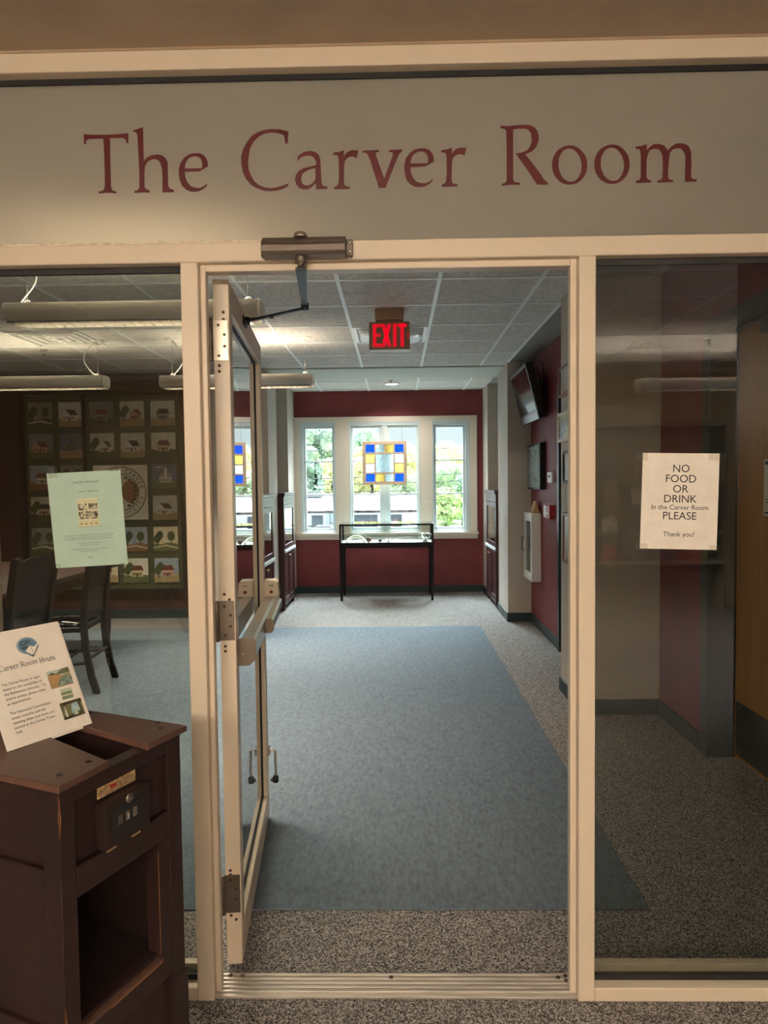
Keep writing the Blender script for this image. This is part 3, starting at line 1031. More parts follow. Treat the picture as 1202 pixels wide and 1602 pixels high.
mb.face([L_ @ Vector((lx + a, ly + b, .0013)) for a, b in ((.0042, -.002), (.005, -.002), (.0085, -.017), (.0078, -.018))], ink_soft)
mb.build('printed_logo', t, True)


def picture(name, x0, y0, w, h, layers):
    mb = MB()
    for k, (poly, m_) in enumerate(layers):
        mb.face([L_ @ Vector((x0 + a * w, y0 + b * h, .0001 + k * .00012)) for a, b in poly], m_)
    mb.build(name, t, True)


R1 = [(0, 0), (1, 0), (1, 1), (0, 1)]
p_sand = mix_mat('photo_sand', c8(196, 146, 96), c8(150, 140, 100), (60, 60, 60), rough=.6)
p_olive = mix_mat('photo_foliage', c8(70, 72, 44), c8(128, 128, 92), (160, 160, 160), rough=.6)
p_teal = mix_mat('photo_water', c8(84, 108, 100), c8(150, 164, 150), (120, 120, 120), rough=.6)
p_sky = mat('photo_sky', c8(186, 196, 190), .6)
p_dark = mix_mat('photo_dark', c8(34, 34, 26), c8(84, 74, 52), (140, 140, 140), rough=.6)
p_pale = mat('photo_pale', c8(190, 196, 170), .6)
p_green = mat('photo_book_green', c8(128, 146, 110), .6)
p_aqua = mix_mat('photo_aqua', c8(120, 170, 180), c8(180, 204, 204), (90, 90, 90), rough=.6)
picture('photo_bog', .124, PH - .143, .052, .038, [(R1, p_sand), ([(0, .72), (.3, .8), (.6, .62), (1, .7), (1, 1), (0, 1)], p_sky), ([(0, .78), (.2, .9), (.4, .78), (.7, 1), (1, 1), (1, .7), (.5, .7)], p_olive),
        ([(.45, .45), (.7, .6), (1, .55), (1, .05), (.3, .05)], p_teal)])
picture('photo_books', .140, PH - .172, .027, .025, [([(0, .02), (.94, 0), (1, .2), (.05, .24)], p_green), ([(.03, .26), (.97, .24), (1, .44), (.05, .46)], p_pale), ([(0, .48), (.95, .46), (.98, .66), (.03, .68)], p_green),
        ([(.05, .7), (1, .68), (1, .9), (.02, .94)], p_pale), ([(0, .22), (1, .2), (1, .24), (0, .27)], p_dark), ([(0, .45), (1, .43), (1, .47), (0, .49)], p_dark)])
picture('photo_falls', .130, PH - .213, .050, .036, [(R1, p_olive), ([(.42, .25), (.5, .8), (.78, .85), (.85, .3)], p_aqua), ([(0, 0), (1, .06), (1, .16), (0, .14)], p_dark), ([(.12, .14), (.13, .5), (.17, .82), (.21, .5), (.24, .14)], p_pale),
        ([(.5, .12), (.62, .5), (.7, .12)], p_pale), ([(.82, .1), (.84, 1), (.9, 1), (.88, .1)], p_dark), ([(.2, .8), (.6, .9), (1, .78), (1, 1), (0, 1)], p_dark)])

# ================================================================== NOTICES ON THE PANES
def notice(name, label, cat, tl, tr_, br_, bl, m_):
    tl, tr_, br_, bl = (Vector((a, S + .0345, b)) for a, b in (tl, tr_, br_, bl))
    o = thing(name, label, cat, bl)
    mb = MB()
    bk = Vector((0, .0006, 0))
    n = 8
    top = [tl.lerp(tr_, k / n) for k in range(n + 1)]
    bot = [bl.lerp(br_, k / n) for k in range(n + 1)]
    ring = bot + list(reversed(top))
    mb.rings([[p - bk * .2 for p in ring], [p + bk for p in ring]], m_, True, False)
    mb.build('sheet', o, True)
    u_ = (br_ - bl).normalized()
    v_ = (tl - bl)
    v_ = (v_ - u_ * v_.dot(u_)).normalized()
    return o, plane_frame(bl + Vector((0, -.0009, 0)), u_, v_), (br_ - bl).length, (tl - bl).length


o, X, w, h = notice('food_notice', 'white no food or drink notice taped on the pane beside the right mullion', 'notice', (.655, 1.478), (.857, 1.474), (.851, 1.218), (.648, 1.224), paper)
for s, z, sz in (('NO', .205, .029), ('FOOD', .178, .029), ('OR', .151, .029), ('DRINK', .1245, .029), ('In the Carver Room', .1055, .0185), ('PLEASE', .0795, .029), ('Thank you!', .034, .0185)):
    mb = MB()
    text_into(mb, s, sz, X @ Matrix.Translation((w * .5, z, 0)), ink)
    mb.build('printed_line', o, True)
for (a, b, c_, d_) in ((-.02, h - .02, .012, h + .004), (w - .03, h - .016, w + .016, h + .004), (-.012, -.002, .02, .014), (w - .02, -.005, w + .008, .012)):
    mb = MB()
    mb.box((a, b, 0), (c_, d_, .0003), tape, X)
    k = mb.build('tape', o, True)
mb = MB()
mb.face([X @ Vector(q) for q in ((.03, h - .085, .0005), (.04, h - .085, .0005), (.043, h - .06, .0005), (.036, h - .058, .0005))], mat('torn_patch', c8(246, 238, 226), .8))
mb.build('torn_patch', o, True)

o, X, w, h = notice('flyer', 'mint green flyer with small photo block taped on the pane above the cabinet', 'flyer', (-.942, 1.442), (-.742, 1.450), (-.728, 1.196), (-.924, 1.186), paper_green)
mb = MB()
text_into(mb, 'CARVER MEMORIES', .0085, X @ Matrix.Translation((w * .5, h - .032, 0)), ink_soft)
serif = .5
text_into(mb, 'Carver Memories', .0075, X @ Matrix.Translation((w * .53, h - .056, 0)), ink_soft)
lines = [('Carver Memories is a booklet containing a collection of historic and personal', .084), ('stories of people who either grew up in Carver, moved to town or who', .0785),
         ('have lived their lives in town. It is the most recent publication of its kind.', .073),
         ('This reprint has over 100 pages from', .062), ('the late 1800s to the 2000s.', .0565), ('The proceeds from the sale of this booklet will go to the', .046), ('Carver Historical Commission.', .0405), ('22.00', .022)]
for s, z in lines:
    text_into(mb, s, .0044 if s != '22.00' else .0065, X @ Matrix.Translation((w * .49, z, 0)), ink_soft)
mb.build('printed_text', o, True)
cover = mat('flyer_cover_cream', c8(206, 204, 168), .8)
p_bw = mix_mat('photo_sepia', c8(52, 50, 44), c8(196, 190, 166), (110, 110, 110), lo=.4, hi=.6, rough=.8)
mb = MB()
def fq(a, b, c_, d_, z, m_):
    mb.box((a, b, z), (c_, d_, z + .0001), m_, X)
x0 = w * .5 - .026
fq(x0, .107, x0 + .056, .184, .0001, cover)
for a, b, c_, d_ in ((.002, .152, .026, .170), (.030, .152, .054, .170), (.002, .128, .018, .149), (.0195, .128, .054, .149)):
    fq(x0 + a, b, x0 + c_, d_, .0003, p_bw)
fq(x0 + .002, .122, x0 + .054, .1226, .0003, ink_soft)
for k in range(4):
    fq(x0 + .003 + k * .0135, .113, x0 + .012 + k * .0135, .118, .0003, mat('cover_stamp', c8(160, 150, 96), .8))
fq(x0 - .002, .1075, x0 + .060, .1083, .0003, ink_soft)
fq(x0 + .004, .1755, x0 + .054, .1761, .0003, ink_soft)
mb.build('printed_cover', o, True)
for (a, b, c_, d_) in ((.0, h - .012, .024, h + .018), (w - .03, h - .006, w - .004, h + .012), (-.016, .0, .014, .012), (w - .022, -.014, w - .008, .004)):
    mb = MB()
    mb.box((a, b, 0), (c_, d_, .0003), tape, X)
    mb.build('tape', o, True)

# ================================================================== CEILING FIXTURES
def pendant(name, label, x0, x1, y, z, tm, cords, group, opal=False):
    o = thing(name, label, 'pendant light', ((x0 + x1) / 2, y, z), group=group)
    def prof(s=1.0):
        q = [(-.050, .047), (-.060, .044), (-.069, .037), (-.076, .027), (-.081, .013), (-.082, 0), (-.080, -.014), (-.076, -.027), (-.070, -.037), (-.062, -.046)]
        return [(y + a * s, z + b) for a, b in q]
    mb = MB()
    for sg in (1, -1):
        outer = prof(sg)
        inner = [(yy - math.copysign(.004, yy - y), zz) for yy, zz in outer]
        mb.prism(outer + list(reversed(inner)), 'x', x0 + .012, x1 - .012, housing_m, False)
    hb = mb.build('housing', o, True)
    for p in hb.data.polygons:
        p.use_smooth = len(p.vertices) == 4
    for xa, xb in ((x0, x0 + .012), (x1 - .012, x1)):
        mb = MB()
        q = prof(1)
        mb.prism(q + [(2 * y - a, b) for a, b in reversed(q)], 'x', xa, xb, housing_m)
        mb.build('end_cap', o, True, .003)
    mb = MB()
    n = int((x1 - x0) / .05)
    for k in range(1, n):
        xx = x0 + (x1 - x0) * k / n
        mb.box((xx - .0008, y - .062, z - .056), (xx + .0008, y + .062, z - .026), louver_m)
    for yy in (-.06, -.02, .02, .06):
        mb.box((x0 + .014, y + yy - .0008, z - .056), (x1 - .014, y + yy + .0008, z - .026), louver_m)
    if not opal:
        mb.build('louvre', o, True)
    else:                                            # glowing opal diffuser of the added pendants, in place of the louvre
        mb.bm.free()
        mb = MB()
        mb.prism([(y + .085 * math.cos(a), z - .046 + .085 * math.sin(a)) for a in [PI + PI * k / 10 for k in range(11)]], 'x', x0 + .014, x1 - .014, opal_m)
        mb.build('diffuser', o, True)
    mb = MB()
    mb.tube([(x0 + .05, y, z + .018), (x1 - .05, y, z + .018)], .013, tm, 10)
    mb.build('fluorescent_tube', o, True)
    if tm is tube_m:
        ld = bpy.data.lights.new('lamp_light', 'AREA')      # the fixture's own direct light through the louvre
        ld.shape = 'RECTANGLE'
        ld.size = x1 - x0 - .12
        ld.size_y = .09
        ld.energy = DOWN_WATTS
        ld.color = (1.0, .88, .70)
        lo = bpy.data.objects.new('lamp_light', ld)
        COL.objects.link(lo)
        lo.parent = o
        ld.spread = math.radians(115)
        lo.location = (0, 0, -.058)
    for xx in (x0 + .09, x1 - .07):
        mb = MB()
        mb.tube([(xx, y, z + .046), (xx, y, CZ)], .0016, wire_m, 6)
        mb.tube([(xx, y, z + .046), (xx, y, z + .11)], .0035, wire_m, 8)
        mb.tube([(xx - .022, y, z + .046), (xx - .012, y, z + .066), (xx, y, z + .074), (xx + .012, y, z + .066), (xx + .022, y, z + .046)], .0025, cord_m, 6)
        mb.lathe([(0, -.012), (.02, -.010), (.055, -.004), (.058, 0)], (xx, y, CZ), housing_m, 20)
        mb.build('suspension', o, True)
    for xx, sg in cords:
        mb = MB()
        P = []
        for k in range(17):
            f_ = k / 16
            P.append((xx + sg * (.015 + .085 * math.sin(PI * min(1, f_ * 1.05)) ** 1.3 * (1 if f_ < .9 else .6)), y - .01, z + .05 + (CZ - z - .05) * f_))
        P[0] = (xx + .01, y - .01, z + .046)
        P[-1] = (xx + .004, y - .004, CZ - .008)
        mb.tube(P, .0048, cord_m, 8)
        mb.build('power_cord', o, True)
    return o


GP = 'pendant lights in the room'
pendant('pendant_light', 'long tube pendant light nearest the doorway, high behind the left mullion', -1.945, -.665, 3.6, 2.285, tube_m, [(-1.90, 1)], GP)
pendant('pendant_light', 'farther tube pendant light ending below the air vent', -3.64, -2.39, 5.88, 2.285, tube_m, [(-2.47, -1)], GP)
pendant('pendant_light', 'farther tube pendant light crossing behind the open door', -1.93, -.67, 5.88, 2.275, tube_m, [(-1.84, 1)], GP)
pendant('pendant_light', 'near tube pendant light over the table, left of the nearest one', -3.72, -2.44, 3.6, 2.285, tube_m, [(-2.51, -1)], GP)
GC = 'pendant lights in the corridor'
pendant('pendant_light', 'corridor tube pendant light mirrored in the side pane', 2.15, 3.55, -2.6, 2.27, tube_s, [], GC)
pendant('pendant_light', 'added unseen corridor pendant light over the middle of the floor behind', -.3, 1.0, -2.6, 2.27, tube_c, [], GC, True)  # this and the next are added out of view to light the frame
pendant('pendant_light', 'added unseen corridor pendant light over the left of the floor behind', -1.85, -.5, -2.6, 2.27, tube_c, [], GC, True)

# exit sign
t = thing('exit_sign', 'bronze exit sign with lit red letters hanging from the ceiling', 'exit sign', (-.035, 5.0, 2.335))
mb = MB()
mb.box((-.178, 4.98, 2.345), (.106, 5.02, 2.535), exit_bronze)
b_ = mb.build('sign_box', t, True, .003)
mb = MB()
mb.box((-.172, 4.975, 2.338), (.104, 5.025, 2.345), white_pl)
mb.build('base_strip', t, True)
mb = MB()
mb.box((-.135, 4.95, 2.548), (.065, 5.05, CZ - .001), exit_bronze)
mb.box((-.13, 4.98, 2.535), (.06, 5.02, 2.548), exit_bronze)
mb.build('canopy', t, True, .003)
mb = MB()
zb, zt, th = 2.362, 2.519, .024
E_ = lambda a, b, c_, d_: mb.box((a, 4.977, b), (c_, 4.981, d_), exit_red)
E_(-.152, zb, -.152 + th, zt); E_(-.128, zb, -.095, zb + .022); E_(-.128, zt - .022, -.095, zt); E_(-.128, 2.432, -.100, 2.452)
for s_ in (1, -1):
    cx = -.058
    mb.prism([(cx - s_ * .036, zb), (cx - s_ * .010, zb), (cx + s_ * .036, zt), (cx + s_ * .010, zt)], 'y', 4.977, 4.981, exit_red)
E_(-.012, zb, .014, zt)
E_(.040, zb, .064, zt); E_(.020, zt - .022, .085, zt)
mb.prism([(.090, 2.47), (.099, 2.44), (.090, 2.41)], 'y', 4.977, 4.981, exit_red)
mb.build('exit_letters', t, True)

# troffer recessed behind the exit sign
t = thing('recessed_troffer', 'unlit glossy white recessed troffer in the ceiling behind the exit sign', 'ceiling light', (-.034, 5.785, CZ - .02))
mb = MB()
x0, x1, y0, y1 = -.326, .258, 5.495, 6.072
for a, b in (((x0, y0), (x1, y0 + .03)), ((x0, y1 - .03), (x1, y1)), ((x0, y0 + .03), (x0 + .03, y1 - .03)), ((x1 - .03, y0 + .03), (x1, y1 - .03))):
    mb.box((a[0], a[1], CZ - .014), (b[0], b[1], CZ - .001), white_pl)
mb.build('rim', t, True, .002)
mb = MB()
R_ = []
for k in range(13):
    f_ = k / 12
    xx = x0 + .03 + (x1 - x0 - .06) * f_
    zz = CZ - .004 - .028 * abs(math.sin(2 * PI * f_)) ** .7
    R_.append((xx, zz))
mb.rings([[Vector((a, y0 + .03, b)), Vector((a, y1 - .03, b)), Vector((a, y1 - .03, CZ - .002)), Vector((a, y0 + .03, CZ - .002))] for a, b in R_], lens_m, True, True)
mb.build('reflector', t, True)

t = thing('downlight', 'small round lit downlight before the windows', 'ceiling light', (-.04, 8.593, CZ - .01))
mb = MB()
mb.lathe([(.095, 0), (.098, -.006), (.088, -.010), (.08, -.006), (.08, 0)], (-.04, 8.593, CZ - .001), white_pl, 28)
mb.build('rim', t, True)
ld = bpy.data.lights.new('lamp_light', 'SPOT')           # the downlight's own beam
ld.energy = 60.0
ld.spot_size = math.radians(150)
ld.spot_blend = .6
ld.shadow_soft_size = .06
ld.color = (1.0, .93, .82)
lo = bpy.data.objects.new('lamp_light', ld)
COL.objects.link(lo)
lo.parent = t
lo.location = (0, 0, -.012)
mb = MB()
mb.lathe([(0, -.009), (.07, -.008), (.08, -.004), (.08, 0)], (-.04, 8.593, CZ - .001), lamp_disc, 28)
mb.build('lens', t, True)

t = thing('air_vent', 'square white ceiling air vent above the table', 'air vent', (-2.74, 5.78, CZ - .01))
mb = MB()
for k in range(4):
    q = .29 - k * .07
    for a, b in (((-q, -q), (q, -q + .02)), ((-q, q - .02), (q, q)), ((-q, -q + .02), (-q + .02, q - .02)), ((q - .02, -q + .02), (q, q - .02))):
        mb.box((-2.74 + a[0], 5.78 + a[1], CZ - .012 + k * .002), (-2.74 + b[0], 5.78 + b[1], CZ - .001), white_pl)
mb.box((-3.0, 5.52, CZ - .003), (-2.48, 6.04, CZ - .001), plaster_dim)
mb.build('louvres', t, True, .001)

def sprinkler(label, x, y, z=CZ):
    o = thing('sprinkler_head', label, 'sprinkler', (x, y, z), group='ceiling sprinklers')
    mb = MB()
    mb.lathe([(.033, 0), (.03, -.006), (.012, -.008), (.011, -.03), (.005, -.034), (0, -.034)], (0, 0, -.001), alu, 16)
    mb.build('body', o)
    mb = MB()
    mb.lathe([(0, -.046), (.018, -.046), (.018, -.043), (0, -.043)], (0, 0, 0), alu_dark, 14)
    mb.tube([(-.009, 0, -.03), (-.011, 0, -.045)], .0018, alu_dark, 6)
    mb.tube([(.009, 0, -.03), (.011, 0, -.045)], .0018, alu_dark, 6)
    mb.build('deflector', o)
    return o


sprinkler('small metal ceiling sprinkler beside the air vent', -3.07, 6.22)
sprinkler('small metal ceiling sprinkler in front of the round downlight', -.046, 8.33)
sprinkler('small metal corridor sprinkler mirrored in the side pane', 2.72, -2.45)

# ================================================================== QUILT WALL
QY = 7.55
quilt_green = mix_mat('olive_quilt_cloth', c8(64, 72, 50), c8(78, 86, 60), (60, 60, 60), rough=.9, bump=.2)
sky_cols = [mix_mat('cloth_sky_%s' % n, c8(*a), c8(*b), (34, 34, 34), rough=.9) for n, a, b in (
    ('blue', (139, 155, 170), (166, 180, 189)), ('pale', (200, 200, 186), (223, 221, 205)), ('grey', (125, 127, 123), (148, 148, 141)), ('dusk', (100, 111, 127), (118, 127, 141)), ('cream', (218, 205, 173), (232, 218, 186)))]
gnd_cols = [mix_mat('cloth_ground_%s' % n, c8(*a), c8(*b), (102, 102, 102), lo=.4, hi=.6, rough=.9) for n, a, b in (
    ('green', (84, 104, 63), (127, 141, 86)), ('tan', (170, 148, 104), (200, 177, 132)), ('dark', (63, 75, 52), (102, 109, 75)), ('rust', (136, 95, 66), (170, 127, 88)))]
house_cols = [mat('cloth_house_%s' % n, c8(*a), .9) for n, a in (('white', (234, 227, 209)), ('cream', (212, 191, 145)), ('pink', (202, 157, 139)), ('grey', (159, 159, 152)))]
roof_cols = [mat('cloth_roof_%s' % n, c8(*a), .9) for n, a in (('brown', (74, 56, 46)), ('red', (104, 52, 42)), ('slate', (62, 64, 68)))]
thread = mat('dark_thread', c8(44, 42, 36), .9)
leafc = mix_mat('cloth_tree', c8(46, 62, 38), c8(86, 98, 56), (120, 120, 120), lo=.4, hi=.6, rough=.9)
t = thing('quilt', 'olive town quilt of house picture squares hanging framed on the far wall', 'quilt', (-3.1, QY - .03, .32))
X0, X1, Z0, Z1 = -3.945, -2.285, .325, 2.39
mb = MB()
nx, nz = 40, 40
def wav(x, z):
    return QY - .03 - .006 * math.sin(x * 9 + z * 2) - .004 * math.sin(z * 11)
rows = []
for i in range(nx + 1):
    x = X0 + (X1 - X0) * i / nx
    rows.append([(x, wav(x, Z0 + (Z1 - Z0) * j / nz), Z0 + (Z1 - Z0) * j / nz) for j in range(nz + 1)])
V = [[mb.bm.verts.new(p) for p in row] for row in rows]
k_ = mb.mi(quilt_green)
for i in range(nx):
    for j in range(nz):
        fc = mb.bm.faces.new((V[i][j], V[i + 1][j], V[i + 1][j + 1], V[i][j + 1]))
        fc.material_index = k_
        fc.smooth = True
mb.build('quilt_cloth', t, True)
mb = MB()
for x in (X0 - .05, X1):
    mb.box((x, QY - .07, Z0 - .05), (x + .05, QY - .001, Z1 + .05), black_wood)
mb.box((X0, QY - .07, Z1), (X1, QY - .001, Z1 + .05), black_wood)
mb.box((X0, QY - .07, Z0 - .05), (X1, QY - .001, Z0), black_wood)
mb.build('display_frame', t, True, .004)
mb = MB()
mb.box((-3.32, QY - .072, Z0), (-3.285, QY - .055, Z1), black_wood)
mb.build('frame_bar', t, True, .002)
rg = random.Random(21)
cw, ch_ = .262, .262


def square(cx, cz, style):
    mb = MB()
    y = QY - .048
    n = [0]
    def P(pts, m_):
        n[0] += 1
        mb.face([(cx + (a - .5) * cw, y - .0005 * n[0], cz + (b - .5) * ch_) for a, b in pts], m_)
    P([(0, 0), (1, .01), (.99, 1), (.01, .99)], sky_cols[style[0]])
    P([(0, 0), (1, .01), (1, .30), (.6, .36), (.3, .28), (0, .33)], gnd_cols[style[1]])
    kind = style[2]
    if kind in (0, 1, 2, 3):
        x0 = [.25, .15, .4, .3][kind]
        w_ = [.5, .6, .45, .48][kind]
        hh = [.24, .22, .2, .26][kind]
        P([(x0, .24), (x0 + w_, .24), (x0 + w_, .24 + hh), (x0, .24 + hh)], house_cols[style[3]])
        if kind in (0, 3):
            P([(x0 - .03, .24 + hh), (x0 + w_ + .03, .24 + hh), (x0 + w_ - .06, .24 + hh + .2), (x0 + .08, .24 + hh + .2)], roof_cols[style[4]])
        else:
            P([(x0 - .03, .24 + hh), (x0 + .32, .24 + hh), (x0 + .14, .24 + hh + .24)], house_cols[style[3]])
            P([(x0 + .14, .24 + hh + .24), (x0 + .34, .24 + hh), (x0 + w_ + .04, .24 + hh), (x0 + w_ - .08, .24 + hh + .22)], roof_cols[style[4]])
        for q in range(4):
            a = x0 + .06 + q * (w_ - .1) / 4
            P([(a, .30), (a + .05, .30), (a + .05, .40), (a, .40)], thread)
        P([(x0 + w_ * .45, .24), (x0 + w_ * .45 + .06, .24), (x0 + w_ * .45 + .06, .36), (x0 + w_ * .45, .36)], roof_cols[1])
    if kind == 4:      # tower church
        P([(.3, .24), (.8, .24), (.8, .46), (.3, .46)], house_cols[0])
        P([(.27, .46), (.83, .46), (.72, .6), (.38, .6)], house_cols[3])
        P([(.5, .46), (.62, .46), (.62, .74), (.5, .74)], house_cols[0])
        P([(.49, .74), (.63, .74), (.56, .9)], house_cols[0])
        for q in range(4):
            P([(.34 + q * .12, .29), (.38 + q * .12, .29), (.38 + q * .12, .40), (.34 + q * .12, .40)], thread)
        P([(.06, .86), (.3, .83), (.5, .86), (.3, .9)], sky_cols[4])
    if kind in (2, 3, 5):
        for q in range(3):
            cx_, cz_ = .14 + q * .06, .5 + .08 * q
            P([(cx_ + .14 * math.cos(i * PI / 6), cz_ + .17 * math.sin(i * PI / 6)) for i in range(12)], leafc)
        P([(.16, .2), (.2, .2), (.19, .45), (.17, .45)], thread)
    if kind == 5:
        P([(.0, .12), (.5, .2), (1, .1), (1, .16), (.5, .27), (0, .18)], sky_cols[4])
        P([(.72 + .16 * math.cos(i * PI / 6), .62 + .2 * math.sin(i * PI / 6)) for i in range(12)], leafc)
        P([(.7, .25), (.74, .25), (.73, .5), (.71, .5)], thread)
    if kind == 6:
        P([(.2, .3), (.75, .3), (.85, .12), (.12, .12)], gnd_cols[1])
        P([(.25, .55), (.7, .55), (.66, .3), (.3, .3)], gnd_cols[2])
        P([(.44, .62), (.54, .62), (.52, .8), (.46, .8)], thread)
    for q in range(5):
        b = .03 + q * .045
        P([(.02, b), (.5, b + .02 + .01 * q), (.98, b), (.98, b + .008), (.5, b + .028 + .01 * q), (.02, b + .008)], thread)
    o = mb.build('picture_square', t, True)
    return o


GXq = [-3.770, -3.443, -3.116, -2.789, -2.462]
GZq = [2.190, 1.857, 1.524, 1.190, .857, .523]
st_ = {(0, 0): (2, 2, 5, 0, 0), (1, 0): (1, 1, 1, 0, 0), (2, 0): (2, 2, 0, 3, 1), (3, 0): (1, 1, 2, 2, 1), (4, 0): (1, 1, 0, 3, 0),
       (0, 1): (2, 0, 1, 2, 1), (1, 1): (3, 1, 6, 0, 0), (2, 1): (1, 2, 2, 0, 0), (3, 1): (1, 1, 1, 0, 0), (4, 1): (1, 2, 0, 1, 1),
       (0, 2): (0, 3, 0, 0, 1), (1, 2): (2, 1, 5, 0, 0), (4, 2): (3, 0, 4, 0, 0), (0, 3): (1, 2, 3, 1, 2), (1, 3): (1, 0, 2, 1, 0), (4, 3): (1, 1, 1, 0, 0),
       (0, 4): (2, 2, 5, 1, 0), (1, 4): (1, 0, 0, 0, 1), (2, 4): (2, 0, 1, 0, 0), (3, 4): (0, 3, 5, 0, 0), (4, 4): (4, 0, 5, 0, 0),
       (0, 5): (1, 1, 1, 1, 0), (1, 5): (1, 0, 2, 2, 0), (2, 5): (4, 1, 0, 2, 1), (3, 5): (1, 0, 3, 1, 1), (4, 5): (0, 1, 3, 2, 1)}
for (i, j), s_ in st_.items():
    square(GXq[i], GZq[j], s_)
# round seal in the middle
mb = MB()
sx, sz, sr = (GXq[2] + GXq[3]) / 2 + .02, (GZq[2] + GZq[3]) / 2, .275
y = QY - .048
mb.face([(sx - .29, y, sz - .29), (sx + .29, y, sz - .29), (sx + .29, y, sz + .29), (sx - .29, y, sz + .29)], house_cols[0])
def ring_(r0, r1, dy, m_, n=48):
    for i in range(n):
        a0, a1 = 2 * PI * i / n, 2 * PI * (i + 1) / n
        mb.face([(sx + r0 * math.cos(a0), y - dy, sz + r0 * math.sin(a0)), (sx + r1 * math.cos(a0), y - dy, sz + r1 * math.sin(a0)),
                 (sx + r1 * math.cos(a1), y - dy, sz + r1 * math.sin(a1)), (sx + r0 * math.cos(a1), y - dy, sz + r0 * math.sin(a1))], m_)
ring_(sr - .010, sr, .001, thread)
ring_(.190, .198, .001, thread)
def arc_text(s, rad, a0, a1, size, flip):
    for i, c_ in enumerate(s):
        a = math.radians(a0 + (a1 - a0) * (i / max(1, len(s) - 1)))
        o_ = Vector((sx + rad * math.cos(a), y - .0015, sz + rad * math.sin(a)))
        tn = Vector((math.sin(a), 0, -math.cos(a))) * (-1 if flip else 1)
        rd = Vector((math.cos(a), 0, math.sin(a))) * (-1 if flip else 1)
        if c_ != ' ':
            text_into(mb, c_, size, plane_frame(o_, tn, rd), thread)
arc_text('TOWN OF CARVER', .208, 168, 14, .066, False)
arc_text('MASSACHUSETTS', .252, 200, 345, .058, True)
mb.face([(sx + .10 + .0 + .09 * math.cos(i * PI / 8), y - .001, sz + .01 + .12 * math.sin(i * PI / 8)) for i in range(16)], gnd_cols[3])
for i in range(9):
    a = math.radians(70 - i * 16)
    c0 = Vector((sx + .165 * math.cos(a), y - .0018, sz + .165 * math.sin(a)))
    mb.face([c0 + Vector((.022 * math.cos(k * PI / 4), 0, .014 * math.sin(k * PI / 4))) for k in range(8)], leafc)
o = mb.build('town_seal', t, True)
o['label'] = 'large pale square with a round town seal'

# ================================================================== TABLE AND CHAIRS
t = thing('library_table', 'long dark mahogany library table behind the high-backed chairs', 'table', (-3.3, 4.7, 0))
mb = MB()
mb.box((-4.15, 3.1, .725), (-2.42, 6.25, .76), table_wood)
mb.build('table_top', t, True, .008)
mb = MB()
mb.box((-4.05, 3.2, .63), (-4.02, 6.15, .725), table_wood)
mb.box((-2.55, 3.2, .63), (-2.52, 6.15, .725), table_wood)
mb.box((-4.02, 3.2, .63), (-2.55, 3.23, .725), table_wood)
mb.box((-4.02, 6.12, .63), (-2.55, 6.15, .725), table_wood)
mb.build('apron', t, True, .003)
for x in (-4.02, -2.55):
    for y in (3.24, 6.11):
        mb = MB()
        mb.lathe([(.03, .0065), (.035, .03), (.028, .06), (.04, .2), (.045, .4), (.032, .5), (.045, .54), (.045, .63)], (x, y, 0), table_wood, 16)
        mb.build('leg', t, True)


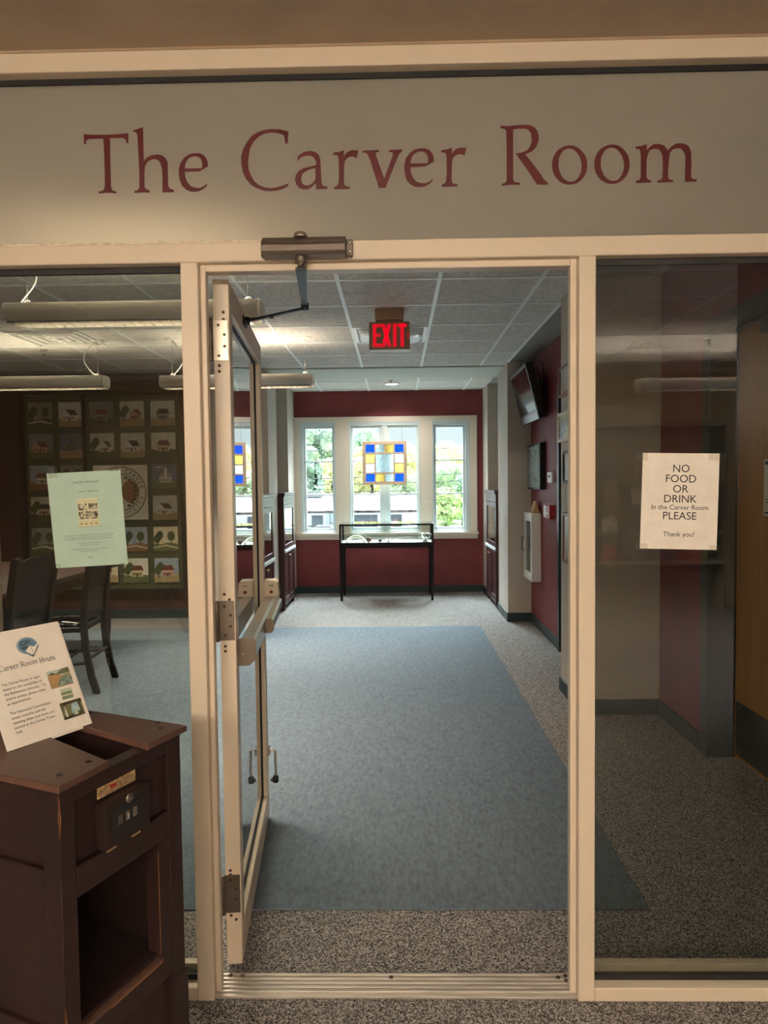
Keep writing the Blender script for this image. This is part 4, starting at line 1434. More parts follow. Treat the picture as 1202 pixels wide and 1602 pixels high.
def chair(name, label, loc, rz):
    """local +x is the back, -x the front"""
    t = thing(name, label, 'chair', loc, rz, group='high-backed dark chairs at the table')
    def post(sy):
        mb = MB()
        pts = [(.27, 0), (.235, .12), (.205, .30), (.195, .45), (.205, .62), (.235, .82), (.265, 1.00)]
        rings = []
        for x, z in pts:
            w = .019
            rings.append([Vector((x - w * 1.1, sy * .205 - w, z)), Vector((x + w * 1.1, sy * .205 - w, z)), Vector((x + w * 1.1, sy * .205 + w, z)), Vector((x - w * 1.1, sy * .205 + w, z))])
        mb.rings(rings, black_wood, True, False)
        p = mb.build('rear_leg', t, bevel=.004)
        f_ = MB()
        f_.lathe([(.022, -.02), (.022, .03), (0, .03)], (.268, sy * .205, 1.005), black_wood, 12, 'y')
        f_.build('finial', p, bevel=.003)
    post(1)
    post(-1)
    for sy in (1, -1):
        mb = MB()
        mb.lathe([(.016, 0), (.02, .02), (.014, .05), (.022, .16), (.024, .24), (.016, .29), (.024, .33), (.024, .42)], (-.19, sy * .20, 0), black_wood, 14)
        mb.build('front_leg', t)
    mb = MB()
    mb.prism([(-.23, -.235), (.19, -.205), (.19, .205), (-.23, .235)], 'z', .42, .455, black_wood)
    mb.build('seat_frame', t, bevel=.006)
    mb = MB()
    n = 8
    rr = []
    for k in range(n + 1):
        f_ = k / n
        rr.append([Vector((-.21 + .38 * f_, -.19, .455)), Vector((-.21 + .38 * f_, -.10, .468 + .022 * math.sin(PI * f_))), Vector((-.21 + .38 * f_, .10, .468 + .022 * math.sin(PI * f_))), Vector((-.21 + .38 * f_, .19, .455))])
    mb.rings(rr, black_gloss, True, True)
    mb.build('seat_pad', t)
    def bx(z):
        pts = [(.195, .45), (.205, .62), (.235, .82), (.265, 1.00)]
        for (x0, z0), (x1, z1) in zip(pts, pts[1:]):
            if z0 <= z <= z1:
                return x0 + (x1 - x0) * (z - z0) / (z1 - z0)
        return .265
    mb = MB()
    rr = []
    for k in range(9):
        s_ = -1 + 2 * k / 8
        yy = s_ * .187
        top = .985 + .03 * (1 - s_ * s_)
        rr.append([Vector((bx(.86) - .011, yy, .86)), Vector((bx(.86) + .011, yy, .86)), Vector((bx(1.0) + .011, yy, top)), Vector((bx(1.0) - .011, yy, top))])
    mb.rings(rr, black_wood, True, False)
    mb.build('crest_rail', t, bevel=.003)
    mb = MB()
    for z0, z1, w, m_ in ((.70, .86, .187, black_wood),):
        mb.rings([[Vector((bx(z) - .006, -w, z)), Vector((bx(z) + .006, -w, z)), Vector((bx(z) + .006, w, z)), Vector((bx(z) - .006, w, z))] for z in (z0, (z0 + z1) / 2, z1)], m_, True, False)
    mb.build('back_panel', t)
    mb = MB()
    for k in range(17):
        z = .535 + k * .0095
        mb.tube([(bx(z), -.187, z), (bx(z), .187, z)], .0032, black_wood, 6)
    mb.box((bx(.52) - .01, -.187, .505), (bx(.52) + .01, .187, .532), black_wood)
    mb.build('back_slats', t)
    mb = MB()
    for sy in (1, -1):
        mb.tube([(-.19, sy * .20, .20), (0, sy * .203, .205), (.215, sy * .205, .21)], [.010, .014, .010], black_wood, 10)
    mb.tube([(.02, -.2, .206), (.02, .2, .206)], [.011, .011], black_wood, 10)
    mb.tube([(.218, -.2, .235), (.218, .2, .235)], .012, black_wood, 10)
    mb.build('stretcher', t)
    return t


c1 = chair('high_back_chair', 'high-backed dark wood chair partly behind the flyer, legs on the rug', (-2.34, 4.92, .006), math.radians(5))
dup(c1, (-2.31, 3.98, .006), math.radians(-2), 'high-backed dark wood chair seen between the flyer and hours sign')

# ================================================================== BOOKCASES (glazed curio cabinets)
def bookcase(label, x_front, y0, y1, sg):
    """sg = +1: front faces +x, -1: front faces -x"""
    dep = .30
    xb = x_front - sg * dep
    t = thing('curio_bookcase', label, 'bookcase', ((x_front + xb) / 2, (y0 + y1) / 2, 0), group='dark glazed bookcases')
    H = 1.30
    def B(mb, a, b, m_):
        mb.box((x_front - sg * a[0], a[1], a[2]), (x_front - sg * b[0], b[1], b[2]), m_)
    mb = MB()
    B(mb, (.0, y0, .06), (dep, y0 + .022, H), cherry)
    B(mb, (.0, y1 - .022, .06), (dep, y1, H), cherry)
    B(mb, (dep - .012, y0, .06), (dep, y1, H), cherry)
    B(mb, (.02, y0 + .022, .06), (dep, y1 - .022, .085), cherry)
    B(mb, (.02, y0 + .022, .64), (dep, y1 - .022, .665), cherry)
    B(mb, (.0, y0 + .022, H - .10), (dep, y1 - .022, H), cherry)
    mb.build('carcass', t, True, .003)
    mb = MB()
    B(mb, (-.018, y0 - .012, H), (dep, y1 + .012, H + .03), cherry)
    B(mb, (-.008, y0 - .006, H - .025), (dep, y1 + .006, H), cherry)
    mb.build('cornice', t, True, .006)
    ym = (y0 + y1) / 2
    # glazed upper door
    mb = MB()
    a, b, c_, d_ = y0 + .024, y1 - .024, .69, H - .105
    for q in (((0, a, c_), (.02, a + .05, d_)), ((0, b - .05, c_), (.02, b, d_)), ((0, a + .05, c_), (.02, b - .05, c_ + .05)), ((0, a + .05, d_ - .05), (.02, b - .05, d_))):
        B(mb, q[0], q[1], cherry)
    gd = mb.build('glazed_door', t, True, .002)
    mb = MB()
    B(mb, (.008, a + .05, c_ + .05), (.012, b - .05, d_ - .05), door_glass)
    mb.build('glass_pane', gd, True)
    mb = MB()
    mb.lathe([(0, -.012), (.008, -.01), (.01, -.004), (.005, 0)], (x_front + sg * .012, b - .025, .93), brass_worn, 10, 'x')
    mb.build('knob', gd, True)
    mb = MB()
    B(mb, (-.014, y0 + .0, .655), (.0, y1 - .0, .688), win_white)  # white colour stands in for light falling on the ledge
    lg = mb.build('ledge', t, True, .003)
    lg['label'] = 'ledge strip coloured pale for the light on it'
    mb = MB()
    B(mb, (.03, y0 + .022, .92), (dep - .02, y1 - .022, .93), clear)
    mb.build('glass_shelf', t, True)
    for a, b, kx in ((y0 + .024, ym - .003, .04), (ym + .003, y1 - .024, -.04)):
        mb = MB()
        for q in (((0, a, .09), (.02, a + .05, .645)), ((0, b - .05, .09), (.02, b, .645)), ((0, a + .05, .09), (.02, b - .05, .14)), ((0, a + .05, .595), (.02, b - .05, .645)), ((.008, a + .05, .14), (.016, b - .05, .595))):
            B(mb, q[0], q[1], cherry)
        dr = mb.build('panel_door', t, True, .003)
        mb = MB()
        mb.lathe([(0, -.02), (.008, -.018), (.01, -.012), (.004, 0)], (x_front + sg * .018, (b - .025) if kx > 0 else (a + .025), .60), brass_worn, 10, 'x')
        mb.build('knob', dr, True)
    mb = MB()
    B(mb, (.0, y0, .06), (.015, y1, .085), cherry)
    mb.build('base_rail', t, True, .002)
    for y in (y0 + .03, y1 - .03):
        for a in (.03, dep - .03):
            mb = MB()
            mb.lathe([(.016, 0), (.024, .02), (.02, .05), (.026, .06)], (x_front - sg * a, y, 0), cherry, 12)
            mb.build('foot', t, True)
    return t


bookcase('dark glazed bookcase in the left alcove beside the window trim', -1.255, 7.865, 8.645, 1)
bookcase('dark glazed bookcase nearest the open door push bar', -1.24, 6.36, 7.12, 1)
bookcase('dark glazed bookcase in the right alcove past the television', 1.10, 7.875, 8.73, -1)
bk_rg = random.Random(11)
for cx, y0 in ((-1.40, 8.0), (1.25, 8.05)):
    for k in range(3):
        mb = MB()
        yy = y0 + k * .2
        mb.lathe([(.02, 0), (.05, .01), (.06, .06), (.035, .10), (.04, .12), (.036, .12)], (0, 0, 0), [silver_m, white_pl, alu_dark][k], 16)
        nm = ['silver', 'white', 'bronze'][k]
        o = mb.build('keepsake_vase')
        o.location = (cx, yy, .666)
        tag(o, 'small %s keepsake vase inside the %s alcove bookcase' % (nm, 'left' if cx < 0 else 'right'), 'vase')

# ================================================================== DISPLAY CASE BY THE WINDOW
t = thing('display_case', 'black framed glass display case on tall legs under the windows', 'display case', (-.125, 8.8, 0))
x0, x1, y0, y1 = -.698, .445, 8.56, 9.06
zb, zt = .665, .935
mb = MB()
s_ = .022
for x in (x0, x1 - s_):
    for y in (y0, y1 - s_):
        mb.box((x, y, zb), (x + s_, y + s_, zt), black_wood)
for z0_, z1_ in ((zt - s_, zt), (zb, zb + .045)):
    for y in (y0, y1 - s_):
        mb.box((x0 + s_, y, z0_), (x1 - s_, y + s_, z1_), black_wood)
    for x in (x0, x1 - s_):
        mb.box((x, y0 + s_, z0_), (x + s_, y1 - s_, z1_), black_wood)
mb.build('frame', t, True, .002)
mb = MB()
mb.box((x0 + s_, y0 + s_, zb + .028), (x1 - s_, y1 - s_, zb + .04), white_pl)
dk = mb.build('display_deck', t, True)
dk['label'] = 'white deck inside the case'
mb = MB()
mb.box((x0 + s_, y0 + .006, zb + .045), (x1 - s_, y0 + .010, zt - s_), clear)
mb.box((x0 + s_, y1 - .010, zb + .045), (x1 - s_, y1 - .006, zt - s_), clear)
mb.box((x0 + .006, y0 + s_, zb + .045), (x0 + .010, y1 - s_, zt - s_), clear)
mb.box((x1 - .010, y0 + s_, zb + .045), (x1 - .006, y1 - s_, zt - s_), clear)
mb.box((x0 + .01, y0 + .01, zt), (x1 - .01, y1 - .01, zt + .005), clear)
mb.build('glass', t, True)
for x in (x0, x1 - .04):
    for y in (y0, y1 - .04):
        mb = MB()
        q0, q1 = .0, .006
        mb.rings([[Vector((x + q1, y + q1, 0)), Vector((x + .04 - q1, y + q1, 0)), Vector((x + .04 - q1, y + .04 - q1, 0)), Vector((x + q1, y + .04 - q1, 0))],
                  [Vector((x + q0, y + q0, zb)), Vector((x + .04 - q0, y + q0, zb)), Vector((x + .04 - q0, y + .04 - q0, zb)), Vector((x + q0, y + .04 - q0, zb))]], black_wood, True, False)
        mb.build('leg', t, True, .002)
mb = MB()
mb.box((x0 + .04, y0 + .012, zb - .02), (x1 - .04, y0 + .03, zb), black_wood)
mb.box((x0 + .04, y1 - .03, zb - .02), (x1 - .04, y1 - .012, zb), black_wood)
mb.build('rail', t, True, .002)
dz = zb + .041
bone = mix_mat('old_bone', c8(214, 206, 190), c8(180, 168, 150), (30, 30, 30), rough=.5)
stone_r = mix_mat('red_brown_stone', c8(108, 76, 68), c8(76, 52, 48), (40, 40, 40), rough=.8, bump=.6)
stone_d = mix_mat('dark_stone', c8(58, 54, 52), c8(88, 80, 74), (40, 40, 40), rough=.7, bump=.6)


def ontop(mb, name, label, cat):
    return tag(mb.build(name), label, cat)


mb = MB()
P = []
for k in range(19):
    a = PI * k / 18
    P.append((-.505 - .105 * math.cos(a), 8.66 + .15 * math.sin(a), dz + .012 + .05 * math.sin(a) ** 1.5))
mb.tube(P, [.013 + .006 * math.sin(PI * k / 18) for k in range(19)], bone, 12)
ontop(mb, 'curved_tusk', 'pale curved tusk in the display case, at its left end', 'tusk')
rg = random.Random(2)
mb = MB()
mb.ico((-.345, 8.66, dz + .031), .035, stone_r, 2, (1, .9, .88), .10, rg)
ontop(mb, 'round_stone', 'round red-brown stone beside the curved tusk', 'stone')
mb = MB()
mb.ico((-.205, 8.66, dz + .021), .024, stone_d, 2, (1.1, .9, .9), .16, rg)
ontop(mb, 'dark_stone', 'small dark jagged stone in the middle of the display case', 'stone')
mb = MB()
mb.lathe([(0, 0), (.02, 0), (.022, .004), (.014, .008), (.03, .02), (.036, .036), (.034, .036), (.026, .022), (0, .014)], (-.105, 8.66, dz), silver_m, 20)
ontop(mb, 'silver_bowl', 'little silver bowl on the display case deck', 'bowl')
for xx, ww, nm in ((.04, .15, 'between the silver bowl and cup'), (-.06, .1, 'behind the silver bowl')):
    mb = MB()
    yy = 8.63 if nm.startswith('between') else 8.86
    mb.prism([(yy, dz), (yy + .05, dz), (yy + .05, dz + .012)], 'x', xx, xx + ww, paper)
    ontop(mb, 'caption_card', 'white caption card %s' % nm, 'card')
t2 = thing('silver_trophy', 'two-handled silver cup at the right end of the display case', 'trophy', (.345, 8.66, dz))
mb = MB()
mb.lathe([(0, 0), (.038, 0), (.04, .012), (.018, .02), (.014, .034), (.036, .05), (.05, .075), (.05, .10), (.045, .105), (.042, .10), (.03, .06), (0, .05)], (0, 0, 0), silver_m, 24)
mb.build('cup', t2)
for sg in (1, -1):
    mb = MB()
    mb.tube([(sg * .046, 0, .092), (sg * .07, 0, .098), (sg * .078, 0, .075), (sg * .062, 0, .055), (sg * .036, 0, .052)], .004, silver_m, 8)
    mb.build('handle', t2)

# ================================================================== STAINED GLASS PANEL
def cglass(name, tint, glow):
    m = bpy.data.materials.new(name)
    m.use_nodes = True
    nt = m.node_tree
    nt.nodes.clear()
    o = nt.nodes.new('ShaderNodeOutputMaterial')
    mx = nt.nodes.new('ShaderNodeMixShader')
    mx.inputs[0].default_value = glow
    tr = nt.nodes.new('ShaderNodeBsdfTransparent')
    tl = nt.nodes.new('ShaderNodeBsdfTranslucent')
    tc = nt.nodes.new('ShaderNodeTexCoord')
    nz = nt.nodes.new('ShaderNodeTexNoise')
    nz.inputs['Scale'].default_value = 70
    nz.inputs['Detail'].default_value = 2
    cr = nt.nodes.new('ShaderNodeValToRGB')
    cr.color_ramp.elements[0].position = .38
    cr.color_ramp.elements[1].position = .62
    cr.color_ramp.elements[0].color = (*[v * .6 for v in tint], 1)
    cr.color_ramp.elements[1].color = (*tint, 1)
    nt.links.new(tc.outputs['Object'], nz.inputs['Vector'])
    nt.links.new(nz.outputs[0], cr.inputs[0])
    nt.links.new(cr.outputs[0], tr.inputs[0])
    nt.links.new(cr.outputs[0], tl.inputs[0])
    nt.links.new(tr.outputs[0], mx.inputs[1])
    nt.links.new(tl.outputs[0], mx.inputs[2])
    nt.links.new(mx.outputs[0], o.inputs[0])
    return m


g_blue = cglass('cobalt_glass', (.05, .16, .62), .6)
g_gold = cglass('amber_glass', (.60, .49, .24), .5)
g_white = cglass('opal_glass', (.62, .60, .61), .5)
g_clear = cglass('rippled_glass', (.60, .68, .70), .2)
lead = mat('warm_wood_came', c8(216, 188, 162), .5)
YS = 9.09
gx0, gx1, gz0, gz1 = -.428, .139, 1.409, 1.962
t = thing('stained_glass_panel', 'square stained glass panel with blue corner panes hung before the middle window', 'stained glass', ((gx0 + gx1) / 2, YS, gz0))
W_, H_ = gx1 - gx0, gz1 - gz0
cols = [0, .075, .275, .297, .497, .52, .715, .735, .93, 1]
def gx(f_):
    return gx0 + f_ * W_
def gz(f_):
    return gz0 + f_ * H_
xs = [(.075, .27), (.30, .49), (.51, .70), (.73, .925)]
zs = [(.075, .25), (.285, .485), (.505, .705), (.745, .925)]
cells = {}
for i in range(4):
    for j in range(4):
        if i in (1, 2) and j in (1, 2):
            continue
        corner = i in (0, 3) and j in (0, 3)
        m_ = g_blue if corner else None
        if not corner:
            m_ = {(1, 3): g_clear, (2, 3): g_gold, (0, 2): g_gold, (0, 1): g_white, (3, 2): g_white, (3, 1): g_gold, (1, 0): g_gold, (2, 0): g_clear}[(i, j)]
        cells[(i, j)] = (xs[i], zs[j], m_)
mb = MB()
B_ = lambda a, b, c_, d_: mb.box((gx(a), YS - .008, gz(c_)), (gx(b), YS + .008, gz(d_)), lead)
B_(0, .075, 0, 1); B_(.925, 1, 0, 1); B_(.075, .925, 0, .075); B_(.075, .925, .925, 1)
for a, b in ((.27, .30), (.70, .73)):
    B_(a, b, .075, .925)
for a, b in ((.25, .285), (.705, .745)):
    B_(.075, .27, a, b); B_(.30, .70, a, b); B_(.73, .925, a, b)
B_(.075, .27, .485, .505); B_(.73, .925, .485, .505); B_(.49, .51, .075, .25); B_(.49, .51, .745, .925)
mb.build('frame', t, True, .001)
for (i, j), (a, b, m_) in cells.items():
    mb = MB()
    mb.box((gx(a[0]), YS - .003, gz(b[0])), (gx(a[1]), YS + .003, gz(b[1])), m_)
    o = mb.build('glass_pane', t, True)
    o['label'] = {g_blue.name: 'cobalt blue glass pane', g_gold.name: 'amber glass pane', g_white.name: 'opal white glass pane', g_clear.name: 'rippled clear glass pane'}[m_.name]
mb = MB()
mb.box((gx(.30), YS - .003, gz(.285)), (gx(.70), YS + .003, gz(.705)), g_clear)
o = mb.build('glass_pane', t, True)
o['label'] = 'large rippled clear centre pane'
mb = MB()
for xx in (gx(.1), gx(.9)):
    mb.tube([(xx, YS, gz1), (xx * .98 - .002, BY - .02, 2.24)], .0015, wire_m, 6)
mb.build('hanging_wire', t, True)

# ================================================================== RIGHT WALL THINGS
tv_th = math.atan2(.127, .484)
t = thing('television', 'black flat-screen television tilted down on the maroon wall bracket', 'television', (1.20, 6.69, 1.975))
X = plane_frame((1.262, 7.105, 1.972), (0, -1, 0), (-math.sin(tv_th), 0, math.cos(tv_th)))   # local x along the wall, z faces the room (-x)
TW, TH = .83, .50
mb = MB()
# X's third axis: u x v
mb.box((0, 0, -.07), (TW, TH, 0), black_mat, X)
bx_ = mb.build('cabinet', t, True, .008)
mb = MB()
mb.box((.03, .085, 0), (TW - .03, TH - .035, .0015), black_gloss, X)
mb.build('screen', t, True)
mb = MB()
mb.box((.0, .0, 0), (TW, .062, .006), mat('television_grey_strip', c8(110, 112, 114), .3, .4), X)
mb.box((.0, .066, 0), (TW, .07, .004), alu, X)
mb.build('speaker_strip', t, True, .002)
mb = MB()
mb.tube([(1.215, 6.55, 2.42), (1.27, 6.5, 2.52), (1.33, 6.48, 2.50), (1.345, 6.49, 2.3)], .004, black_mat, 6)
mb.tube([(1.22, 6.6, 2.40), (1.29, 6.56, 2.47), (1.34, 6.55, 2.28)], .004, black_mat, 6)
mb.build('cable', t, True)
mb = MB()
mb.box((1.345, 6.52, 2.08), (1.3595, 6.86, 2.36), black_mat)
mb.box((1.25, 6.62, 2.17), (1.345, 6.76, 2.27), black_mat)
mb.build('wall_bracket', t, True, .003)

art_m = mix_mat('grey_green_relief', c8(74, 86, 80), c8(150, 160, 150), (30, 30, 30), lo=.4, hi=.62, rough=.6, bump=.4)
t = thing('framed_relief', 'dark framed grey-green map picture on the maroon wall below the television', 'picture', (1.33, 6.8, 1.35))
mb = MB()
mb.box((1.31, 6.49, 1.345), (1.36, 7.11, 1.775), black_wood)
mb.build('frame', t, True, .003)
mb = MB()
mb.box((1.307, 6.515, 1.365), (1.31, 7.085, 1.755), art_m)
mb.build('picture', t, True)

t = thing('extinguisher_cabinet', 'narrow white glass-fronted fire extinguisher cabinet on the maroon wall', 'extinguisher cabinet', (1.33, 6.9, .46))
mb = MB()
mb.box((1.29, 6.70, .47), (1.36, 7.12, 1.12), white_pl)
mb.build('body', t, True, .004)
mb = MB()
for a, b in (((6.70, .47), (6.765, 1.12)), ((7.055, .47), (7.12, 1.12)), ((6.765, .47), (7.055, .55)), ((6.765, 1.04), (7.055, 1.12))):
    mb.box((1.272, a[0], a[1]), (1.29, b[0], b[1]), white_pl)
dr = mb.build('cabinet_door', t, True, .002)
mb = MB()
mb.box((1.284, 6.765, .55), (1.289, 7.055, 1.04), mat('smoked_glass', c8(70, 74, 72), .08))
mb.build('glass_pane', dr, True)
mb = MB()
mb.tube([(1.272, 7.085, .87), (1.245, 7.085, .87), (1.245, 7.085, .74), (1.272, 7.085, .74)], .005, alu_dark, 8)
mb.build('handle', dr, True)

mb = MB()
kraft = mat('kraft_card', c8(186, 150, 106), .8)
mb.rings([[Vector((1.285, 6.72, 1.121)), Vector((1.355, 6.72, 1.121)), Vector((1.32, 6.72, 1.235))], [Vector((1.285, 6.86, 1.121)), Vector((1.355, 6.86, 1.121)), Vector((1.32, 6.86, 1.235))]], kraft, True, False)
tag(mb.build('tent_card'), 'tan folded card standing on the extinguisher cabinet', 'card')

t = thing('thermostat', 'white wall thermostat beside the dark green door frame', 'thermostat', (1.35, 6.2, 1.40))
mb = MB()
mb.box((1.335, 6.13, 1.405), (1.3595, 6.31, 1.50), white_pl)
mb.build('body', t, True, .004)
mb = MB()
mb.box((1.333, 6.19, 1.45), (1.335, 6.25, 1.475), black_mat)
mb.build('display', t, True)

t = thing('fire_alarm', 'white and red fire alarm pull station below the thermostat', 'fire alarm', (1.35, 6.2, 1.1))
mb = MB()
mb.box((1.325, 6.29, 1.10), (1.3595, 6.42, 1.205), white_pl)
mb.build('strobe_plate', t, True, .003)
mb = MB()
mb.box((1.315, 6.12, 1.095), (1.3595, 6.285, 1.21), red_pl)
mb.box((1.309, 6.15, 1.13), (1.315, 6.25, 1.15), white_pl)
mb.build('pull_station', t, True, .004)

# frames on the pier
pic_a = mix_mat('faded_print', c8(176, 172, 160), c8(130, 128, 120), (20, 20, 20), rough=.3)
pic_b = mix_mat('green_blue_print', c8(150, 170, 110), c8(70, 90, 150), (4, 4, 8), lo=.45, hi=.55, rough=.3)
frame_w = mat('walnut_frame', c8(120, 78, 54), .4)
frame_s = mat('champagne_frame', c8(196, 178, 160), .4)


def wallpic(label, y0, y1, z0, z1, fm, pm, dep=.02):
    t = thing('picture_frame', label, 'picture', (1.10, (y0 + y1) / 2, z0), group='small framed pictures on the pier')
    mb = MB()
    b = .02
    x0, x1 = 1.105 - dep, 1.1045
    mb.box((x0, y0, z0), (x1, y0 + b, z1), fm)
    mb.box((x0, y1 - b, z0), (x1, y1, z1), fm)
    mb.box((x0, y0 + b, z0), (x1, y1 - b, z0 + b), fm)
    mb.box((x0, y0 + b, z1 - b), (x1, y1 - b, z1), fm)
    mb.build('frame', t, True, .002)
    mb = MB()
    mb.box((x0 + .008, y0 + b, z0 + b), (x1, y1 - b, z1 - b), pm)
    mb.build('picture', t, True)


wallpic('walnut framed pale print at the top of the pier', 4.38, 4.765, 1.965, 2.16, frame_w, pic_a)
wallpic('champagne framed green and blue print, second from the top of the pier', 4.34, 4.765, 1.67, 1.86, frame_s, pic_b, .03)
wallpic('narrow black framed print in the middle of the pier', 4.34, 4.66, 1.40, 1.61, black_wood, pic_a)
wallpic('brown framed print lowest on the pier', 4.32, 4.67, .885, 1.21, frame_w, pic_a)

# notice on the oak door
t = thing('door_notice', 'white notice with a green header on the oak door', 'notice', (1.695, 3.2, 1.24))
mb = MB()
mb.box((1.6975, 3.05, 1.24), (1.6985, 3.31, 1.50), paper)
mb.build('sheet', t, True)
mb = MB()
mb.box((1.697, 3.05, 1.475), (1.6975, 3.30, 1.49), green_frame)
mb.box((1.697, 3.05, 1.25), (1.6975, 3.30, 1.258), green_frame)
for z in (1.30, 1.315):
    mb.box((1.697, 3.08, z), (1.6975, 3.29, z + .004), ink_soft)
mb.build('printed_bands', t, True)

# ================================================================== OUTSIDE THE WINDOWS
GZ = -3.6
asphalt = mix_mat('grey_asphalt', c8(138, 140, 143), c8(156, 158, 160), (3, 3, 3), rough=.9)
lawn = mix_mat('mown_lawn', c8(88, 111, 59), c8(111, 130, 74), (3, 3, 3), rough=.95)
mulch = mix_mat('bark_mulch', c8(130, 100, 81), c8(145, 118, 96), (3, 3, 3), rough=.95)
mb = MB()
mb.box((-80, 30, GZ - .3), (80, 160, GZ), asphalt)
struct(mb, 'ground_parking', 'grey parking lot and road outside the windows', 'ground')
mb = MB()
mb.box((5.5, 66, GZ), (60, 120, GZ + .05), lawn)
mb.box((3.5, 61, GZ), (60, 66, GZ + .06), mulch)
struct(mb, 'ground_lawn', 'green lawn and mulch strip past the shop', 'lawn')
siding = mat('white_siding', c8(232, 233, 233), .7)
shingle = mix_mat('grey_shingles', c8(48, 44, 44), c8(104, 96, 94), (1.6, 1.6, 1.6), kind='voronoi', lo=.1, hi=.9, rough=.9)
shop_glass = mat('shop_window_glass', c8(82, 90, 96), .1)
SY = 70.0
t = thing('shop_building', 'low white shop with a shingled roof across the parking lot', 'building', (-10, SY, GZ))
mb = MB()
mb.box((-24, SY, GZ), (2.3, SY + 12, -1.2), siding)
mb.build('wall', t, True)
mb = MB()
mb.rings([[Vector((-24.6, SY - 1.2, -1.25)), Vector((-24.6, SY - 1.2, -1.0)), Vector((-24.6, SY + 6, .55)), Vector((-24.6, SY + 13, -1.0)), Vector((-24.6, SY + 13, -1.25))],
          [Vector((2.7, SY - 1.2, -1.25)), Vector((2.7, SY - 1.2, -1.0)), Vector((2.7, SY + 6, .55)), Vector((2.7, SY + 13, -1.0)), Vector((2.7, SY + 13, -1.25))]], shingle, True, False)
mb.build('roof', t, True)
mb = MB()
mb.box((-9.4, SY + 4.5, -.2), (-7.8, SY + 6.5, .75), win_white)
mb.build('roof_unit', t, True, .05)
for x0, x1 in ((-4.9, -1.9), (-1.2, .5), (-8.4, -7.3)):
    mb = MB()
    mb.box((x0, SY - .08, GZ + .55), (x1, SY - .001, -1.5), shop_glass)
    wn = mb.build('shop_window', t, True)
pinkish = mat('pink_paper', c8(167, 124, 130), .8)
for cx, r_ in ((-4.4, .28), (-3.3, .3), (-2.5, .3)):
    mb = MB()
    mb.prism([(cx + (r_ if i % 2 == 0 else r_ * .5) * math.cos(PI / 2 + i * PI / 5), -2.2 + (r_ if i % 2 == 0 else r_ * .5) * math.sin(PI / 2 + i * PI / 5)) for i in range(10)], 'y', SY - .14, SY - .09, pinkish)
    mb.build('window_star', t, True)
mb = MB()
mb.prism([(-.35 + .55 * 16 * math.sin(a) ** 3 / 17, -2.3 + .55 * (13 * math.cos(a) - 5 * math.cos(2 * a) - 2 * math.cos(3 * a) - math.cos(4 * a)) / 17) for a in [2 * PI * i / 24 for i in range(24)]], 'y', SY - .14, SY - .09, pinkish)
mb.build('window_heart', t, True)
for x0, x1 in ((-7.0, -5.2),):
    mb = MB()
    mb.box((x0, SY - .06, GZ), (x1, SY - .001, -1.35), win_white)
    mb.build('shop_door', t, True, .02)
mb = MB()
for x in (-9.0, -6.6, -5.6):
    mb.box((x, SY - .1, GZ), (x + .06, SY - .07, -1.3), alu_dark)
mb.box((-6.6, SY - .1, -2.3), (-5.6, SY - .07, -2.24), alu_dark)
mb.build('door_frame', t, True)
mb = MB()
text_into(mb, 'Pizza', .75, plane_frame((-9.1, SY - .1, -2.85), (1, 0, 0), (0, 0, 1)), ink_soft)
text_into(mb, 'Subs', .6, plane_frame((-9.4, SY - .1, -1.95), (1, 0, 0), (0, 0, 1)), ink_soft)
mb.build('wall_lettering', t, True)


def car(label, x, y, col):
    t = thing('parked_car', label, 'car', (x, y, GZ))
    body = mat('car_paint_' + label.split()[0], col, .3, .2)
    mb = MB()
    mb.prism([(-2.2, .3), (2.2, .3), (2.25, .75), (1.5, .88), (-1.6, .92), (-2.2, .8)], 'y', -.85, .85, body)
    mb.build('body', t, bevel=.06)
    mb = MB()
    mb.prism([(-1.5, .9), (1.0, .88), (.45, 1.38), (-.95, 1.40)], 'y', -.74, .74, shop_glass)
    mb.build('cabin', t, bevel=.06)
    mb = MB()
    mb.prism([(-.95, 1.40), (.45, 1.38), (.4, 1.44), (-.9, 1.45)], 'y', -.72, .72, body)
    mb.build('roof', t, bevel=.02)
    for wx in (-1.35, 1.35):
        for wy in (-.86, .72):
            mb = MB()
            mb.lathe([(0, 0), (.2, 0), (.32, .01), (.33, .07), (.32, .13), (0, .14)], (wx, wy, .33), black_mat, 18, 'y')
            mb.build('wheel', t)
    return t


car('silver car parked at the shop door', -6.3, 64, c8(118, 125, 131))
car('grey-blue car parked before the shop windows', 1.4, 62, c8(79, 90, 100))
car('white car parked under the far right window', 5.1, 56, c8(158, 159, 161))


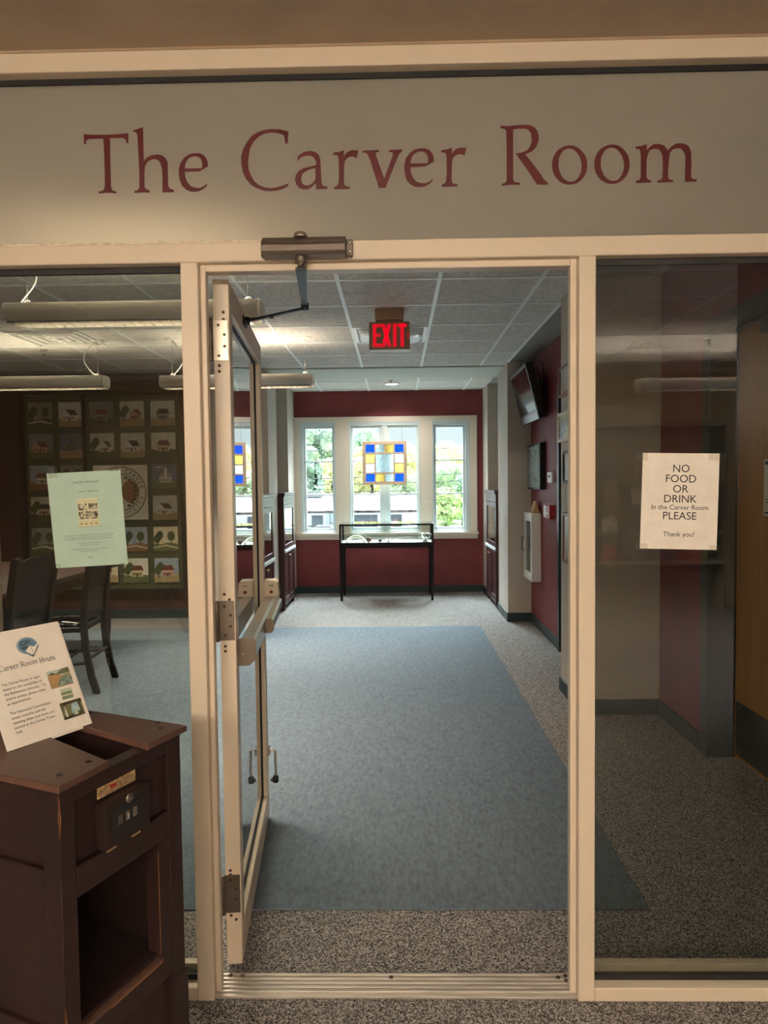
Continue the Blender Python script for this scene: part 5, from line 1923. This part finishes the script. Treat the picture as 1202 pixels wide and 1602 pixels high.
def tree(label, x, y, h, w, ca, cb, seed, name='roadside_tree'):
    rg = random.Random(seed)
    t = thing(name, label, 'tree', (x, y, GZ), group='trees beyond the parking lot')
    lm = mix_mat('leaves_%d' % seed, c8(*ca), c8(*cb), (1.6, 1.6, 1.6), detail=8, lo=.38, hi=.62, rough=.95, bump=1.0, bscale=60)
    lm2 = mat('leaf_tips_%d' % seed, c8(*[min(255, int(v * 1.12)) for v in cb]), .9)
    mb = MB()
    mb.tube([(0, 0, 0), (.1, 0, h * .4), (0, .1, h * .75)], [.35, .28, .12], arm_black, 8)
    mb.build('trunk', t)
    mb = MB()
    lumps = []
    for k in range(26):
        a = rg.uniform(0, 2 * PI)
        f_ = rg.random()
        rr = w * (.25 + .75 * math.sin(PI * (.12 + .8 * f_))) * rg.uniform(.3, .85)
        c_ = Vector((rr * math.cos(a), rr * math.sin(a) * .7, h * (.22 + .70 * f_)))
        q = w * rg.uniform(.28, .45)
        lumps.append((c_, q))
        mb.ico(c_, q * .86, lm, 2, (1, 1, .85), .12, rg)
    k_ = mb.mi(lm2)
    k0 = mb.mi(lm)
    for i in range(3000):
        c_, q = rg.choice(lumps)
        v = Vector((rg.gauss(0, 1), rg.gauss(0, 1), rg.gauss(0, 1))).normalized()
        p = c_ + Vector((v.x * q, v.y * q, v.z * q * .85)) * rg.uniform(.8, 1.12)
        u_ = Vector((rg.gauss(0, 1), rg.gauss(0, 1), rg.gauss(0, 1))).normalized()
        w_ = u_.cross(v).normalized()
        s_ = rg.uniform(.12, .30)
        fc = mb.bm.faces.new([mb.bm.verts.new(p + u_ * s_), mb.bm.verts.new(p + w_ * s_ * .6), mb.bm.verts.new(p - u_ * s_), mb.bm.verts.new(p - w_ * s_ * .6)])
        fc.material_index = k_ if rg.random() < .6 else k0
    mb.build('crown', t)
    return t


tree('tall blue-green tree filling the left window', -10.9, 96, 13.2, 4.6, (126, 147, 133), (181, 200, 178), 31)
tree('small golden tree at the right edge of the left window', -8.2, 91, 9.0, 2.2, (201, 195, 138), (235, 230, 176), 32)
tree('tall blue-green tree high in the left half of the middle window', -5.6, 108, 13.8, 4.4, (123, 146, 133), (178, 197, 178), 41)
tree('golden tree behind the left half of the middle window', -3.2, 90, 10.2, 3.4, (207, 199, 139), (235, 234, 181), 33)
tree('low green tree left of the stained glass panel', -5.7, 92, 7.0, 2.0, (139, 165, 122), (189, 208, 160), 34)
tree('golden autumn tree right of the stained glass panel', 2.5, 98, 10.9, 3.8, (203, 196, 146), (235, 235, 188), 35)
tree('low grey-green tree above the shop roof ridge', .6, 88, 6.6, 3.0, (153, 173, 145), (199, 211, 178), 36)
tree('broad yellow tree high in the right window', 8.2, 106, 11.0, 4.6, (211, 205, 148), (235, 235, 189), 37)
tree('grey-green tree across the middle of the right window', 6.2, 92, 7.6, 3.6, (152, 169, 145), (196, 207, 180), 42)
tree('low bright green tree in the right window', 5.6, 80, 4.4, 2.0, (159, 181, 130), (207, 222, 167), 38)
tree('blue-green conifer at the edge of the right window', 7.8, 82, 6.2, 1.3, (121, 147, 135), (168, 188, 171), 39)


def wire(label, x0, z0, x1, z1, y, sag=.15):
    mb = MB()
    P = [(x0 + (x1 - x0) * k / 12, y, z0 + (z1 - z0) * k / 12 - sag * math.sin(PI * k / 12)) for k in range(13)]
    mb.tube(P, .022, arm_black, 6)
    tag(mb.build('utility_wire'), label, 'wire', 'utility wires across the road')


wlab = ['topmost thin utility wire above the far trees', 'second utility wire from the top', 'middle utility wire crossing the tree tops', 'second lowest utility wire', 'lowest utility wire just above the shop roof']
for lab, z0, z1 in zip(wlab, (3.45, 1.72, 1.38, 1.05, .80), (3.65, 2.35, 1.95, 1.42, 1.18)):
    wire(lab, -16, z0, 14, z1, 40)

for lab, x in (('weathered utility pole past the left pilaster', -16.12), ('weathered utility pole past the right alcove', 14.12)):
    mb = MB()
    mb.tube([(0, 0, 0), (0, 0, 8.2)], [.14, .10], arm_black, 10)
    o = mb.build('utility_pole')
    o.location = (x, 40, GZ)
    tag(o, lab, 'pole')

# ================================================================== CORRIDOR BEHIND (mirrored in the side pane)
shelf_m = mat('grey_shelving', c8(120, 112, 102), .5)
t = thing('book_rack', 'tall grey face-out book rack mirrored in the side pane', 'book rack', (2.6, -4.1, 0))
mb = MB()
mb.box((1.8, -4.298, 0), (3.6, -4.27, 2.06), shelf_m)
mb.box((1.8, -4.27, 0), (1.83, -3.98, 2.06), shelf_m)
mb.box((3.57, -4.27, 0), (3.6, -3.98, 2.06), shelf_m)
mb.build('back_panel', t, True)
SZ = [.52, .84, 1.14, 1.42]
for z in SZ + [2.03]:
    mb = MB()
    mb.box((1.83, -4.27, z - .02), (3.57, -3.98, z), shelf_m)
    mb.box((1.83, -3.99, z), (3.57, -3.98, z + .025), shelf_m)
    mb.build('shelf', t, True, .002)
rg = random.Random(9)
covs = [c8(206, 200, 188), c8(150, 120, 90), c8(120, 140, 150), c8(190, 170, 120), c8(90, 100, 110), c8(170, 90, 70)]
names = ['cream', 'brown', 'grey-blue', 'straw', 'slate', 'brick red']
wordsh = ['lowest', 'second', 'third', 'top']
pos = ['first', 'second', 'third', 'fourth', 'fifth']
for i, z in enumerate(SZ):
    for k in range(5):
        xx = 1.95 + k * .32 + rg.uniform(-.02, .02)
        ci = rg.randrange(6)
        cm = mix_mat('book_cover', covs[ci], tuple(v * .55 for v in covs[ci][:3]) + (1,), (18, 18, 18), lo=.45, hi=.6, rough=.35)
        hh = rg.uniform(.19, .24)
        mb = MB()
        X = Matrix.Translation((xx, -4.02, z + .002)) @ Matrix.Rotation(math.radians(12), 4, 'X')
        mb.box((0, -.012, 0), (.16, .008, hh), cm, X)
        mb.box((.004, -.010, .002), (.163, .006, hh - .002), paper, X)
        tag(mb.build('book', bevel=.001), '%s covered book, %s in the %s row of the mirrored rack' % (names[ci], pos[k], wordsh[i]), 'book', 'face-out books on the rack')
